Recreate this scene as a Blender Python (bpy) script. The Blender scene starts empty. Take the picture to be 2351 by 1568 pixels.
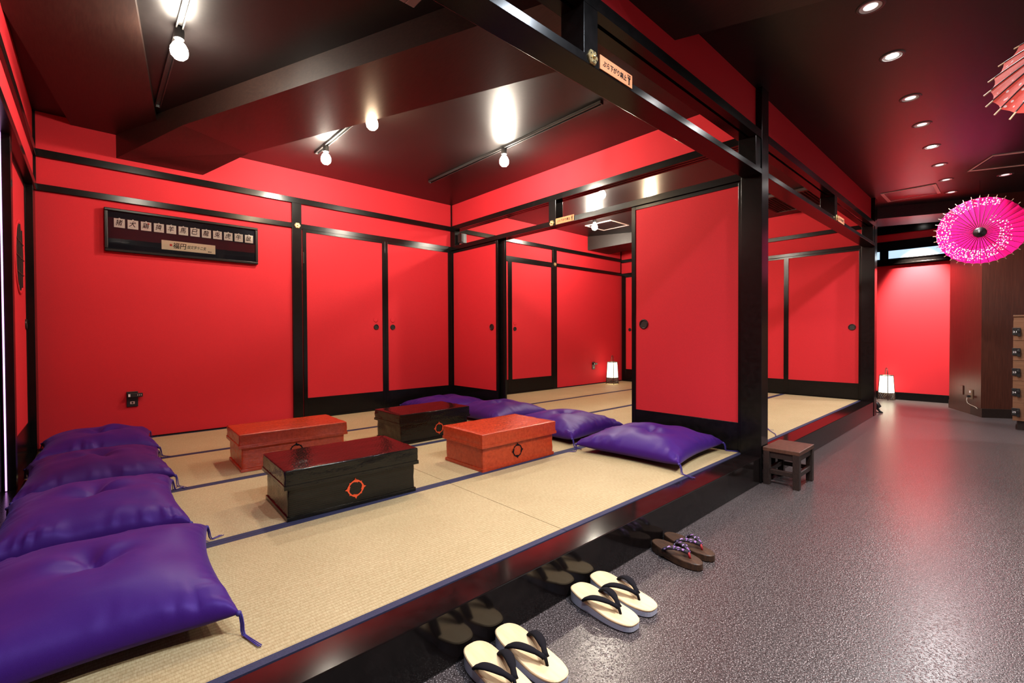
import bpy, bmesh, math, random
from mathutils import Vector, Matrix, noise

random.seed(7)
sc = bpy.context.scene
COL = sc.collection
PI = math.pi

# ------------------------------------------------------------------ camera
ST = 0.1722                      # height of the tatami platform above the corridor floor
cam_d = bpy.data.cameras.new('camera')
cam = bpy.data.objects.new('camera', cam_d)
COL.objects.link(cam)
cam_d.sensor_width = 36.0
cam_d.lens = 1050.67 / 2351 * 36.0
cam_d.clip_start = 0.05
yaw, pit, rol = 0.830610083, -0.0127368766, 0.00444388933
_f = Vector((math.cos(yaw) * math.cos(pit), math.sin(yaw) * math.cos(pit), math.sin(pit)))
_r = Vector((math.sin(yaw), -math.cos(yaw), 0))
_d = _f.cross(_r)
_r2 = math.cos(rol) * _r + math.sin(rol) * _d
_d2 = math.cos(rol) * _d - math.sin(rol) * _r
M = Matrix((_r2, -_d2, -_f)).transposed().to_4x4()
M.translation = Vector((0, 0, ST + 0.82))
cam.matrix_world = M
sc.camera = cam

# ------------------------------------------------------------------ world, exposure
w = bpy.data.worlds.new('world')
sc.world = w
w.use_nodes = True
w.node_tree.nodes['Background'].inputs[0].default_value = (0.02, 0.025, 0.035, 1)
w.node_tree.nodes['Background'].inputs[1].default_value = 0.3
sc.view_settings.view_transform = 'Standard'
sc.view_settings.look = 'None'
sc.view_settings.gamma = 1.0
sc.view_settings.use_curve_mapping = False
sc.view_settings.exposure = 0.0
sc.cycles.max_bounces = 8
sc.cycles.diffuse_bounces = 4
sc.cycles.glossy_bounces = 4
sc.cycles.transparent_max_bounces = 8
sc.cycles.sample_clamp_indirect = 6.0
sc.cycles.caustics_reflective = False
sc.cycles.caustics_refractive = False

WARM = (1.0, 0.88, 0.72)
AMBER = (1.0, 0.72, 0.45)
COOL = (1.0, 0.96, 0.95)
BULB = 1150.0                     # radiance of the bare bulbs on the ceiling tracks
SPOT_W = 80.0                    # power of the corridor downlights


# ------------------------------------------------------------------ mesh helpers
class MB:
    def __init__(self):
        self.v = []
        self.f = []

    def add(self, vs, fs):
        o = len(self.v)
        self.v += [tuple(p) for p in vs]
        self.f += [tuple(i + o for i in q) for q in fs]
        return self

    def box(self, x0, x1, y0, y1, z0, z1):
        vs = [(x, y, z) for z in (z0, z1) for y in (y0, y1) for x in (x0, x1)]
        return self.add(vs, [(0, 2, 3, 1), (4, 5, 7, 6), (0, 1, 5, 4), (2, 6, 7, 3), (0, 4, 6, 2), (1, 3, 7, 5)])

    def prism(self, poly, z0, z1):
        n = len(poly)
        vs = [(x, y, z0) for x, y in poly] + [(x, y, z1) for x, y in poly]
        fs = [tuple(range(n - 1, -1, -1)), tuple(range(n, 2 * n))]
        fs += [(i, (i + 1) % n, n + (i + 1) % n, n + i) for i in range(n)]
        return self.add(vs, fs)

    def hexa(self, lo, hi):
        return self.add(list(lo) + list(hi), [(3, 2, 1, 0), (4, 5, 6, 7), (0, 1, 5, 4), (1, 2, 6, 5), (2, 3, 7, 6), (3, 0, 4, 7)])

    def lathe(self, prof, n=24, centre=(0, 0, 0), axis='Z', caps=True):
        def T(r, a, h):
            c, s = r * math.cos(a), r * math.sin(a)
            if axis == 'Z':
                p = (c, s, h)
            elif axis == 'Y':
                p = (c, h, -s)
            else:
                p = (h, c, s)
            return (p[0] + centre[0], p[1] + centre[1], p[2] + centre[2])
        vs = [T(r, 2 * PI * k / n, h) for r, h in prof for k in range(n)]
        fs = []
        for i in range(len(prof) - 1):
            for k in range(n):
                k2 = (k + 1) % n
                fs.append((i * n + k, i * n + k2, (i + 1) * n + k2, (i + 1) * n + k))
        if caps:
            fs.append(tuple(range(n - 1, -1, -1)))
            m = (len(prof) - 1) * n
            fs.append(tuple(range(m, m + n)))
        return self.add(vs, fs)

    def tube(self, pts, r, n=8, caps=True):
        pts = [Vector(p) for p in pts]
        m = len(pts)
        rr = r if isinstance(r, (list, tuple)) else [r] * m
        vs = []
        up = Vector((0, 0, 1))
        t0 = (pts[1] - pts[0]).normalized()
        a = t0.cross(up)
        if a.length < 1e-4:
            a = Vector((1, 0, 0))
        a.normalize()
        for i in range(m):
            if i == 0:
                t = pts[1] - pts[0]
            elif i == m - 1:
                t = pts[-1] - pts[-2]
            else:
                t = pts[i + 1] - pts[i - 1]
            t.normalize()
            a = (a - t * a.dot(t)).normalized()
            b = t.cross(a)
            for k in range(n):
                q = 2 * PI * k / n
                vs.append(pts[i] + (a * math.cos(q) + b * math.sin(q)) * rr[i])
        fs = [(i * n + k, i * n + (k + 1) % n, (i + 1) * n + (k + 1) % n, (i + 1) * n + k) for i in range(m - 1) for k in range(n)]
        if caps:
            fs.append(tuple(range(n - 1, -1, -1)))
            fs.append(tuple(range((m - 1) * n, m * n)))
        return self.add(vs, fs)

    def ball(self, c, r, nu=16, nv=10):
        prof = [(max(1e-4, r * math.sin(PI * i / nv)), -r * math.cos(PI * i / nv)) for i in range(nv + 1)]
        return self.lathe(prof, nu, c, 'Z')

    def build(self, name, mat, parent=None, smooth=False, bevel=0.0, fix=True):
        me = bpy.data.meshes.new(name)
        me.from_pydata(self.v, [], self.f)
        if fix:
            bm = bmesh.new()
            bm.from_mesh(me)
            bmesh.ops.recalc_face_normals(bm, faces=bm.faces)
            bm.to_mesh(me)
            bm.free()
        if isinstance(mat, (list, tuple)):
            for q in mat:
                me.materials.append(q)
        else:
            me.materials.append(mat)
        if smooth:
            for p in me.polygons:
                p.use_smooth = True
        me.update()
        o = bpy.data.objects.new(name, me)
        COL.objects.link(o)
        if parent is not None:
            o.parent = parent
        if bevel:
            b = o.modifiers.new('bevel', 'BEVEL')
            b.width = bevel
            b.segments = 2
            b.limit_method = 'ANGLE'
            b.angle_limit = math.radians(50)
            if hasattr(b, 'harden_normals'):
                b.harden_normals = False
        return o


def box(x0, x1, y0, y1, z0, z1):
    return MB().box(x0, x1, y0, y1, z0, z1)


def tag(o, label, cat, group=None, kind=None):
    o['label'] = label
    o['category'] = cat
    if group:
        o['group'] = group
    if kind:
        o['kind'] = kind
    return o


def thing(name, label, cat, loc=(0, 0, 0), rotz=0.0, group=None, kind=None):
    o = bpy.data.objects.new(name, None)
    o.empty_display_size = 0.05
    COL.objects.link(o)
    o.location = loc
    o.rotation_euler = (0, 0, rotz)
    return tag(o, label, cat, group, kind)


def copy_tree(root, loc=None, rotz=None, label=None):
    def cp(o, par):
        c = o.copy()
        COL.objects.link(c)
        c.parent = par
        for ch in list(o.children):
            cp(ch, c)
        return c
    r = cp(root, None)
    if loc is not None:
        r.location = loc
    if rotz is not None:
        r.rotation_euler = (0, 0, rotz)
    if label:
        r['label'] = label
    return r


# ------------------------------------------------------------------ materials
def nt(name):
    m = bpy.data.materials.new(name)
    m.use_nodes = True
    t = m.node_tree
    b = t.nodes['Principled BSDF']
    return m, t, b


def setp(b, **k):
    for key, val in k.items():
        b.inputs[key.replace('_', ' ')].default_value = val


def coords(t, scale=(1, 1, 1), kind='Object', rot=(0, 0, 0)):
    tc = t.nodes.new('ShaderNodeTexCoord')
    mp = t.nodes.new('ShaderNodeMapping')
    mp.inputs['Scale'].default_value = scale
    mp.inputs['Rotation'].default_value = rot
    t.links.new(tc.outputs[kind], mp.inputs['Vector'])
    return mp.outputs['Vector']


def tex_noise(t, vec, scale, detail=3, rough=0.5):
    n = t.nodes.new('ShaderNodeTexNoise')
    n.inputs['Scale'].default_value = scale
    n.inputs['Detail'].default_value = detail
    n.inputs['Roughness'].default_value = rough
    t.links.new(vec, n.inputs['Vector'])
    return n.outputs['Fac']


def ramp(t, fac, stops):
    r = t.nodes.new('ShaderNodeValToRGB')
    e = r.color_ramp.elements
    while len(e) < len(stops):
        e.new(0.5)
    for el, (p, c) in zip(e, stops):
        el.position = p
        el.color = (*c, 1) if len(c) == 3 else c
    t.links.new(fac, r.inputs['Fac'])
    return r.outputs['Color']


def bump(t, b, height, strength, dist=0.01):
    n = t.nodes.new('ShaderNodeBump')
    n.inputs['Strength'].default_value = strength
    n.inputs['Distance'].default_value = dist
    t.links.new(height, n.inputs['Height'])
    t.links.new(n.outputs['Normal'], b.inputs['Normal'])


def maths(t, op, a, b=None):
    n = t.nodes.new('ShaderNodeMath')
    n.operation = op
    for i, x in enumerate((a, b)):
        if x is None:
            continue
        if isinstance(x, (int, float)):
            n.inputs[i].default_value = x
        else:
            t.links.new(x, n.inputs[i])
    return n.outputs[0]


def plain(name, col, rough=0.5, metal=0.0, spec=0.5, emit=None, strength=0.0):
    m, t, b = nt(name)
    setp(b, Base_Color=(*col, 1), Roughness=rough, Metallic=metal)
    b.inputs['Specular IOR Level'].default_value = spec
    if emit:
        b.inputs['Emission Color'].default_value = (*emit, 1)
        b.inputs['Emission Strength'].default_value = strength
    return m


def speckled(name, c0, c1, scale, rough=0.5, spec=0.5, bstr=0.0, bscale=None, stretch=(1, 1, 1), lo=0.35, hi=0.65, detail=3):
    m, t, b = nt(name)
    v = coords(t, stretch)
    n = tex_noise(t, v, scale, detail)
    col = ramp(t, n, [(lo, c0), (hi, c1)])
    t.links.new(col, b.inputs['Base Color'])
    setp(b, Roughness=rough)
    b.inputs['Specular IOR Level'].default_value = spec
    if bstr:
        n2 = tex_noise(t, v, bscale or scale, 2) if bscale else n
        bump(t, b, n2, bstr, 0.004)
    return m


MAT = {}
MAT['red'] = speckled('red_wall_paper', (0.51, 0.0185, 0.0280), (0.57, 0.0210, 0.0315), 260, 0.72, 0.2, 0.05, 900)
MAT['black'] = speckled('black_lacquer', (0.0035, 0.003, 0.003), (0.006, 0.005, 0.005), 30, 0.22, 0.20)
MAT['kamachi'] = speckled('polished_black_wood', (0.004, 0.003, 0.003), (0.007, 0.005, 0.005), 20, 0.11, 0.36)
MAT['beam'] = speckled('dark_wood_film', (0.012, 0.0065, 0.0055), (0.022, 0.012, 0.009), 40, 0.42, 0.42, 0.06, 160, (3, 0.35, 3))
MAT['ceil'] = speckled('black_ceiling_paint', (0.0055, 0.005, 0.005), (0.008, 0.007, 0.007), 50, 0.38, 0.30)
MAT['navy'] = speckled('navy_border_cloth', (0.020, 0.021, 0.050), (0.034, 0.034, 0.075), 500, 0.7, 0.2, 0.1, 1500)
MAT['gold'] = speckled('gilt_metal', (0.55, 0.38, 0.14), (0.95, 0.75, 0.40), 120, 0.28, 0.5)
MAT['gold'].node_tree.nodes['Principled BSDF'].inputs['Metallic'].default_value = 0.85
MAT['bronze'] = plain('dark_bronze', (0.035, 0.026, 0.024), 0.33, 0.7)
MAT['ink'] = plain('black_ink', (0.006, 0.005, 0.006), 0.8, 0, 0.1)
MAT['redink'] = plain('red_seal_ink', (0.62, 0.07, 0.05), 0.8, 0, 0.1)
MAT['paper'] = speckled('cream_card', (0.84, 0.76, 0.70), (0.90, 0.83, 0.77), 300, 0.85, 0.1)
MAT['straw'] = speckled('straw_paper', (0.78, 0.66, 0.48), (0.84, 0.72, 0.54), 200, 0.85, 0.1)
MAT['signwood'] = speckled('orange_wood_sign', (0.46, 0.165, 0.068), (0.54, 0.21, 0.092), 20, 0.6, 0.3, 0, None, (2, 2, 40))
MAT['frameb'] = plain('picture_moulding', (0.008, 0.007, 0.007), 0.3, 0, 0.25)
MAT['navyboard'] = plain('navy_mount_board', (0.012, 0.014, 0.022), 0.8, 0, 0.1)
MAT['plastic'] = plain('black_plastic', (0.010, 0.009, 0.009), 0.45)
MAT['label'] = plain('pale_label', (0.55, 0.42, 0.38), 0.7)
MAT['white'] = plain('white_print', (0.75, 0.74, 0.74), 0.6)
MAT['grayplastic'] = plain('grey_plastic', (0.11, 0.12, 0.13), 0.5)
MAT['panelframe'] = plain('pale_metal_frame', (0.70, 0.52, 0.48), 0.5)  # pink tint is red room light put into white aluminium
MAT['reflector'] = plain('white_reflector', (0.80, 0.80, 0.80), 0.25)
MAT['trimring'] = plain('dark_ring', (0.05, 0.03, 0.03), 0.4)
MAT['graywall'] = speckled('grey_wall_paint', (0.68, 0.69, 0.70), (0.74, 0.75, 0.76), 40, 0.8, 0.2)
MAT['wire'] = plain('thin_wire', (0.03, 0.03, 0.03), 0.4)
MAT['brasscord'] = plain('pale_cord', (0.45, 0.40, 0.32), 0.5)
MAT['bulb'] = plain('bulb_glass_lit', (1, 1, 1), 0.3, 0, 0.2, WARM, BULB)
MAT['bulb_amber'] = plain('bulb_glass_amber', (1, 1, 1), 0.3, 0, 0.2, AMBER, BULB * 0.45)
MAT['bulb_soft'] = plain('bulb_glass_soft', (1, 1, 1), 0.3, 0, 0.2, WARM, BULB * 0.5)
MAT['lens_on'] = plain('downlight_lens_lit', (1, 1, 1), 0.3, 0, 0.2, (1, 0.95, 0.88), 60.0)
MAT['lens_dim'] = plain('downlight_lens_dim', (1, 1, 1), 0.3, 0, 0.2, (1, 0.97, 0.95), 1.0)
MAT['led'] = plain('lilac_light_line', (1, 1, 1), 0.4, 0, 0.2, (0.85, 0.36, 1.0), 2.2)  # glow imitates daylight on a door edge, not a lamp
MAT['daylight'] = plain('daylit_glass', (0.6, 0.75, 0.9), 0.2, 0, 0.5, (0.52, 0.78, 1.0), 1.05)


def mat_tatami():
    m, t, b = nt('woven_rush')
    v = coords(t)
    sx = t.nodes.new('ShaderNodeSeparateXYZ')
    t.links.new(v, sx.inputs[0])
    ph = maths(t, 'MULTIPLY', sx.outputs['Y'], 2 * PI / 0.0150)
    s = maths(t, 'SINE', ph)
    ridge = maths(t, 'POWER', maths(t, 'ABSOLUTE', maths(t, 'SINE', maths(t, 'MULTIPLY', ph, 0.5))), 0.45)
    fine = tex_noise(t, coords(t, (620, 40, 1)), 1.0, 2)
    big = tex_noise(t, coords(t, (3, 3, 3)), 1.0, 3)
    spot = tex_noise(t, coords(t, (300, 66, 1)), 1.0, 0)
    mix = maths(t, 'ADD', maths(t, 'MULTIPLY', fine, 0.55), maths(t, 'MULTIPLY', spot, 0.45))
    col = ramp(t, mix, [(0.30, (0.335, 0.248, 0.126)), (0.70, (0.47, 0.378, 0.222))])
    dk = t.nodes.new('ShaderNodeMixRGB')
    dk.blend_type = 'MULTIPLY'
    dk.inputs['Fac'].default_value = 1.0
    rr = ramp(t, ridge, [(0.25, (0.74, 0.69, 0.62)), (0.85, (1, 1, 1))])
    t.links.new(col, dk.inputs['Color1'])
    t.links.new(rr, dk.inputs['Color2'])
    d2 = t.nodes.new('ShaderNodeMixRGB')
    d2.blend_type = 'MULTIPLY'
    d2.inputs['Fac'].default_value = 1.0
    t.links.new(dk.outputs[0], d2.inputs['Color1'])
    t.links.new(ramp(t, big, [(0.3, (0.90, 0.89, 0.86)), (0.7, (1, 1, 1))]), d2.inputs['Color2'])
    t.links.new(d2.outputs[0], b.inputs['Base Color'])
    setp(b, Roughness=0.62)
    b.inputs['Specular IOR Level'].default_value = 0.3
    h = maths(t, 'ADD', ridge, maths(t, 'MULTIPLY', fine, 0.35))
    bump(t, b, h, 0.25, 0.0010)
    return m


def mat_floor():
    m, t, b = nt('speckled_vinyl')
    v = coords(t)
    vo = t.nodes.new('ShaderNodeTexVoronoi')
    vo.inputs['Scale'].default_value = 160
    t.links.new(v, vo.inputs['Vector'])
    n1 = tex_noise(t, v, 260, 2)
    n2 = tex_noise(t, v, 120, 2)
    base = ramp(t, n2, [(0.34, (0.020, 0.0150, 0.0152)), (0.62, (0.062, 0.0475, 0.0480))])
    mixn = t.nodes.new('ShaderNodeMixRGB')
    t.links.new(ramp(t, n1, [(0.58, (0, 0, 0)), (0.66, (1, 1, 1))]), mixn.inputs['Fac'])
    t.links.new(base, mixn.inputs['Color1'])
    mixn.inputs['Color2'].default_value = (0.36, 0.31, 0.31, 1)
    t.links.new(mixn.outputs[0], b.inputs['Base Color'])
    setp(b, Roughness=0.28)
    b.inputs['Specular IOR Level'].default_value = 0.45
    cell = ramp(t, vo.outputs['Distance'], [(0.15, (0, 0, 0)), (0.5, (1, 1, 1))])
    bump(t, b, cell, 0.35, 0.0012)
    return m


def mat_wood(name, c0, c1, scale=14, stretch=(8, 8, 0.6), rough=0.4):
    m, t, b = nt(name)
    v = coords(t, stretch)
    n = tex_noise(t, v, scale, 5, 0.6)
    t.links.new(ramp(t, n, [(0.3, c0), (0.7, c1)]), b.inputs['Base Color'])
    setp(b, Roughness=rough)
    b.inputs['Specular IOR Level'].default_value = 0.4
    bump(t, b, n, 0.08, 0.002)
    return m


def mat_satin():
    m, t, b = nt('purple_satin')
    v = coords(t)
    n = tex_noise(t, v, 700, 2)
    t.links.new(ramp(t, n, [(0.3, (0.030, 0.0070, 0.105)), (0.7, (0.041, 0.0098, 0.135))]), b.inputs['Base Color'])
    setp(b, Roughness=0.48)
    b.inputs['Specular IOR Level'].default_value = 0.30
    b.inputs['Specular Tint'].default_value = (0.45, 0.32, 1.0, 1)
    b.inputs['Sheen Weight'].default_value = 0.15
    b.inputs['Sheen Roughness'].default_value = 0.45
    b.inputs['Sheen Tint'].default_value = (0.32, 0.20, 0.85, 1)
    w2 = tex_noise(t, v, 16, 3)
    bump(t, b, w2, 0.10, 0.012)
    return m


def mat_lacquer_box(name, c0, c1, rough, bs=0.4, sp=0.6):
    m, t, b = nt(name)
    v = coords(t)
    br = t.nodes.new('ShaderNodeTexBrick')
    br.inputs['Scale'].default_value = 1.0
    br.inputs['Brick Width'].default_value = 0.020
    br.inputs['Row Height'].default_value = 0.009
    br.inputs['Mortar Size'].default_value = 0.0012
    br.inputs['Mortar Smooth'].default_value = 0.8
    mp = t.nodes.new('ShaderNodeCombineXYZ')
    sx = t.nodes.new('ShaderNodeSeparateXYZ')
    t.links.new(v, sx.inputs[0])
    t.links.new(maths(t, 'ADD', sx.outputs['X'], maths(t, 'MULTIPLY', sx.outputs['Y'], 0.35)), mp.inputs[0])
    t.links.new(maths(t, 'ADD', sx.outputs['Z'], maths(t, 'MULTIPLY', sx.outputs['Y'], 0.9)), mp.inputs[1])
    t.links.new(mp.outputs[0], br.inputs['Vector'])
    n = tex_noise(t, v, 60, 3)
    t.links.new(ramp(t, n, [(0.3, c0), (0.7, c1)]), b.inputs['Base Color'])
    setp(b, Roughness=rough)
    b.inputs['Specular IOR Level'].default_value = sp
    h = maths(t, 'ADD', maths(t, 'MULTIPLY', br.outputs['Fac'], -0.55), maths(t, 'MULTIPLY', tex_noise(t, v, 90, 2), 1.1))
    bump(t, b, h, bs, 0.003)
    return m


def mat_canopy(name, col, R, seed, spiral=True):
    m, t, b = nt(name)
    v = coords(t)
    sx = t.nodes.new('ShaderNodeSeparateXYZ')
    t.links.new(v, sx.inputs[0])
    x, y = sx.outputs['X'], sx.outputs['Y']
    rad = maths(t, 'DIVIDE', maths(t, 'SQRT', maths(t, 'ADD', maths(t, 'MULTIPLY', x, x), maths(t, 'MULTIPLY', y, y))), R)
    ang = maths(t, 'ARCTAN2', y, x)
    frac = maths(t, 'FRACT', maths(t, 'ADD', maths(t, 'DIVIDE', ang, -2 * PI), seed))
    tgt = maths(t, 'ADD', maths(t, 'MULTIPLY', frac, 0.62), 0.40)
    dist = maths(t, 'ABSOLUTE', maths(t, 'SUBTRACT', rad, tgt))
    width = maths(t, 'ADD', maths(t, 'MULTIPLY', frac, 0.16), 0.10)
    mask = maths(t, 'LESS_THAN', dist, width)
    vo = t.nodes.new('ShaderNodeTexVoronoi')
    vo.inputs['Scale'].default_value = 62 if spiral else 40
    t.links.new(v, vo.inputs['Vector'])
    pet = maths(t, 'LESS_THAN', vo.outputs['Distance'], 0.36 if spiral else 0.20)
    fac = maths(t, 'MULTIPLY', pet, mask if spiral else 1.0)
    fib = tex_noise(t, v, 90, 3)
    c1 = ramp(t, fib, [(0.3, tuple(q * 0.85 for q in col)), (0.7, col)])
    mx = t.nodes.new('ShaderNodeMixRGB')
    t.links.new(fac, mx.inputs['Fac'])
    t.links.new(c1, mx.inputs['Color1'])
    mx.inputs['Color2'].default_value = (0.80, 0.60, 0.60, 1)
    t.links.new(mx.outputs[0], b.inputs['Base Color'])
    setp(b, Roughness=0.55)
    b.inputs['Specular IOR Level'].default_value = 0.3
    tr = t.nodes.new('ShaderNodeBsdfTranslucent')
    t.links.new(mx.outputs[0], tr.inputs['Color'])
    ms = t.nodes.new('ShaderNodeMixShader')
    ms.inputs[0].default_value = 0.55
    t.links.new(b.outputs[0], ms.inputs[1])
    t.links.new(tr.outputs[0], ms.inputs[2])
    t.links.new(ms.outputs[0], t.nodes['Material Output'].inputs['Surface'])
    bump(t, b, tex_noise(t, v, 45, 3), 0.2, 0.006)
    return m


def mat_glass():
    m = bpy.data.materials.new('picture_glass')
    m.use_nodes = True
    t = m.node_tree
    t.nodes.remove(t.nodes['Principled BSDF'])
    tr = t.nodes.new('ShaderNodeBsdfTransparent')
    gl = t.nodes.new('ShaderNodeBsdfGlossy')
    gl.inputs['Roughness'].default_value = 0.01
    fr = t.nodes.new('ShaderNodeFresnel')
    fr.inputs['IOR'].default_value = 1.5
    ms = t.nodes.new('ShaderNodeMixShader')
    t.links.new(fr.outputs[0], ms.inputs[0])
    t.links.new(tr.outputs[0], ms.inputs[1])
    t.links.new(gl.outputs[0], ms.inputs[2])
    t.links.new(ms.outputs[0], t.nodes['Material Output'].inputs['Surface'])
    return m


def mat_strap():
    m, t, b = nt('patterned_strap_cloth')
    v = coords(t)
    n = tex_noise(t, v, 75, 1)
    c = ramp(t, n, [(0.0, (0.012, 0.006, 0.010)), (0.55, (0.012, 0.006, 0.010)), (0.58, (0.16, 0.07, 0.34)), (0.64, (0.34, 0.10, 0.28)), (0.70, (0.30, 0.50, 0.62))])
    t.links.new(c, b.inputs['Base Color'])
    setp(b, Roughness=0.8)
    return m


MAT['tatami'] = mat_tatami()
MAT['floor'] = mat_floor()
MAT['satin'] = mat_satin()
MAT['tassel'] = plain('purple_cord', (0.030, 0.015, 0.17), 0.6)
MAT['woodpanel'] = mat_wood('red_brown_panel', (0.048, 0.014, 0.009), (0.082, 0.025, 0.015), 10, (10, 10, 0.5), 0.36)
MAT['lockerwood'] = mat_wood('light_brown_locker', (0.16, 0.075, 0.038), (0.24, 0.115, 0.060), 10, (1, 0.6, 12), 0.45)
MAT['stoolwood'] = mat_wood('dark_stool_wood', (0.012, 0.0066, 0.0055), (0.030, 0.0155, 0.012), 14, (2, 8, 8), 0.5)
MAT['stooltop'] = mat_wood('worn_stool_seat', (0.050, 0.020, 0.012), (0.10, 0.042, 0.026), 10, (2, 7, 7), 0.45)
MAT['geta'] = mat_wood('burnt_wood_sole', (0.012, 0.006, 0.004), (0.075, 0.032, 0.014), 16, (14, 1.2, 3), 0.5)
MAT['paulownia'] = mat_wood('pale_footbed', (0.74, 0.50, 0.27), (0.82, 0.60, 0.36), 8, (6, 1, 1), 0.5)
MAT['foam'] = plain('pale_grey_foam_sole', (0.42, 0.44, 0.56), 0.6)
MAT['velvet'] = plain('black_velvet_strap', (0.006, 0.005, 0.008), 0.9, 0, 0.15)
MAT['redstrap'] = plain('red_toe_cord', (0.30, 0.012, 0.016), 0.7)
MAT['strap'] = mat_strap()
MAT['boxblack'] = mat_lacquer_box('black_lacquered_weave', (0.004, 0.0035, 0.003), (0.008, 0.007, 0.005), 0.10, 0.26, 0.35)
MAT['boxred'] = mat_lacquer_box('vermilion_lacquered_weave', (0.33, 0.029, 0.007), (0.45, 0.045, 0.011), 0.24)
MAT['vermilion'] = plain('vermilion_paint', (0.72, 0.075, 0.018), 0.5)
MAT['pinkpaper'] = mat_canopy('pink_blossom_paper', (0.86, 0.008, 0.16), 0.36, 0.17)
MAT['redpaper'] = mat_canopy('red_paper', (0.78, 0.10, 0.075), 0.36, 0.1, False)
MAT['ribblack'] = plain('dark_rib', (0.010, 0.004, 0.006), 0.4)
MAT['bamboo'] = plain('bamboo_tip', (0.55, 0.40, 0.24), 0.5)
MAT['shade'] = plain('lit_paper_shade', (0.9, 0.88, 0.8), 0.6, 0, 0.2, (1.0, 0.90, 0.62), 3.6)
MAT['lanternmetal'] = plain('dark_brown_lattice', (0.030, 0.013, 0.010), 0.45)
MAT['glass'] = mat_glass()

# ------------------------------------------------------------------ dimensions
YB = 4.77            # red back wall
XL = -0.31           # red left wall
XP, XQ = 3.33, 7.02  # partition faces
ZC = 2.63            # ceiling
Z1a, Z1b = 2.058, 2.106   # lower rail
Z2a, Z2b = 2.302, 2.357   # upper rail
YF = 1.125           # front line of pillars and beams
S = 'structure'

# ------------------------------------------------------------------ floors
o = box(-1.7, 9.6, -1.7, 6.0, -0.08, 0.0).build('floor', MAT['floor'])
tag(o, 'grey purple speckled vinyl corridor floor', 'floor', kind=S)
plat = thing('floor_platform', 'raised platform floor of beige tatami mats with navy borders', 'floor', kind=S)
box(-0.45, 7.12, 1.26, 4.9, 0.001, 0.138).build('platform_base', MAT['black'], plat)
box(-0.45, 7.12, 1.13, 1.254, 0.001, ST - 0.001).build('edge_board', MAT['kamachi'], plat, bevel=0.003)


def mat_piece(x0, x1, y0, y1):
    g = 0.0012
    m = box(x0 + g, x1 - g, y0 + g, y1 - g, ST - 0.032, ST).build('tatami_mat', MAT['tatami'], plat, bevel=0.002)
    for a, b in ((y0 + g, y0 + 0.029), (y1 - 0.029, y1 - g)):
        box(x0 + g, x1 - g, a - 0.0006, b, ST - 0.030, ST + 0.0009).build('border_tape', MAT['navy'], m)


for r in range(4):
    ya = 1.256 + 0.878 * r
    for xa, xb in ((XL + 0.005, 1.455), (1.455, 3.305), (3.425, 5.222), (5.222, 7.0)):
        mat_piece(xa, xb, ya, ya + 0.878)

# ------------------------------------------------------------------ ceiling and oblique beams
o = box(-1.7, 9.6, -1.7, 6.0, ZC, ZC + 0.1).build('ceiling', MAT['ceil'])
tag(o, 'flat black painted ceiling', 'ceiling', kind=S)


def oblique_beam(name, cn, cf, label, y1=YB + 0.02):
    k = 0.409
    zb, zw = 2.485, 2.400
    d = Vector((-k, 1.0)).normalized()
    m = MB()
    L = lambda c, y: (c - k * y, y)
    ycn, ycf = 3.955, 4.205
    zt = ZC + 0.02
    m.hexa([(*L(cn, -1.65), zb), (*L(cf, -1.65), zb), (*L(cf, ycf), zb), (*L(cn, ycn), zb)],
           [(*L(cn, -1.65), zt), (*L(cf, -1.65), zt), (*L(cf, ycf), zt), (*L(cn, ycn), zt)])
    m.hexa([(*L(cn, ycn), zb), (*L(cf, ycf), zb), (*L(cf, y1), zw), (*L(cn, y1), zw)],
           [(*L(cn, ycn), zt), (*L(cf, ycf), zt), (*L(cf, y1), zt), (*L(cn, y1), zt)])
    o = m.build(name, MAT['beam'])
    return tag(o, label, 'beam', kind=S)


oblique_beam('ceiling_beam', 2.097, 2.668, 'dark brown boxed beam crossing the near room ceiling at an angle')
oblique_beam('ceiling_beam', 8.02, 8.60, 'dark brown boxed beam crossing the far room corner')
o = MB().prism([(-0.36, 2.93), (-0.55, 1.3), (-0.03, 1.3), (0.162, 2.806), (0.43, YB + 0.02), (-0.107, YB + 0.02)], 2.585, ZC + 0.02).build('ceiling_soffit', MAT['beam'])
tag(o, 'dark brown shallow soffit beside the left wall', 'soffit', kind=S)

# ------------------------------------------------------------------ walls
wb = box(-0.45, 7.12, YB, YB + 0.12, 0.0, ZC + 0.02).build('wall_back', MAT['red'])
tag(wb, 'red papered back wall behind both tatami rooms with black rails', 'wall', kind=S)
for xa, xb in ((XL, XP), (XP + 0.06, XQ)):
    box(xa, xb, YB - 0.020, YB + 0.01, Z1a, Z1b).build('lower_rail', MAT['black'], wb, bevel=0.002)
    box(xa, xb, YB - 0.022, YB + 0.01, Z2a, Z2b).build('upper_rail', MAT['black'], wb, bevel=0.002)
box(XL, XL + 0.015, YB - 0.012, YB + 0.01, Z1a, ZC).build('corner_strip', MAT['black'], wb)
box(XP - 0.008, XP + 0.006, YB - 0.012, YB + 0.01, Z2b, ZC).build('corner_strip', MAT['black'], wb)
box(XQ - 0.012, XQ, YB - 0.012, YB + 0.01, Z1b, ZC).build('corner_strip', MAT['black'], wb)
for xa, xb in ((1.438, 1.527), (5.187, 5.279)):
    box(xa, xb, YB - 0.026, YB + 0.01, ST, Z2a).build('post', MAT['black'], wb, bevel=0.002)
box(3.296, 3.350, YB - 0.030, YB + 0.01, ST, Z1a).build('post', MAT['black'], wb)
for xa, xb in ((XL, 1.438), (5.279, XQ)):
    box(xa, xb, YB - 0.006, YB + 0.01, ST - 0.03, ST + 0.012).build('floor_strip', MAT['black'], wb)
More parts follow.
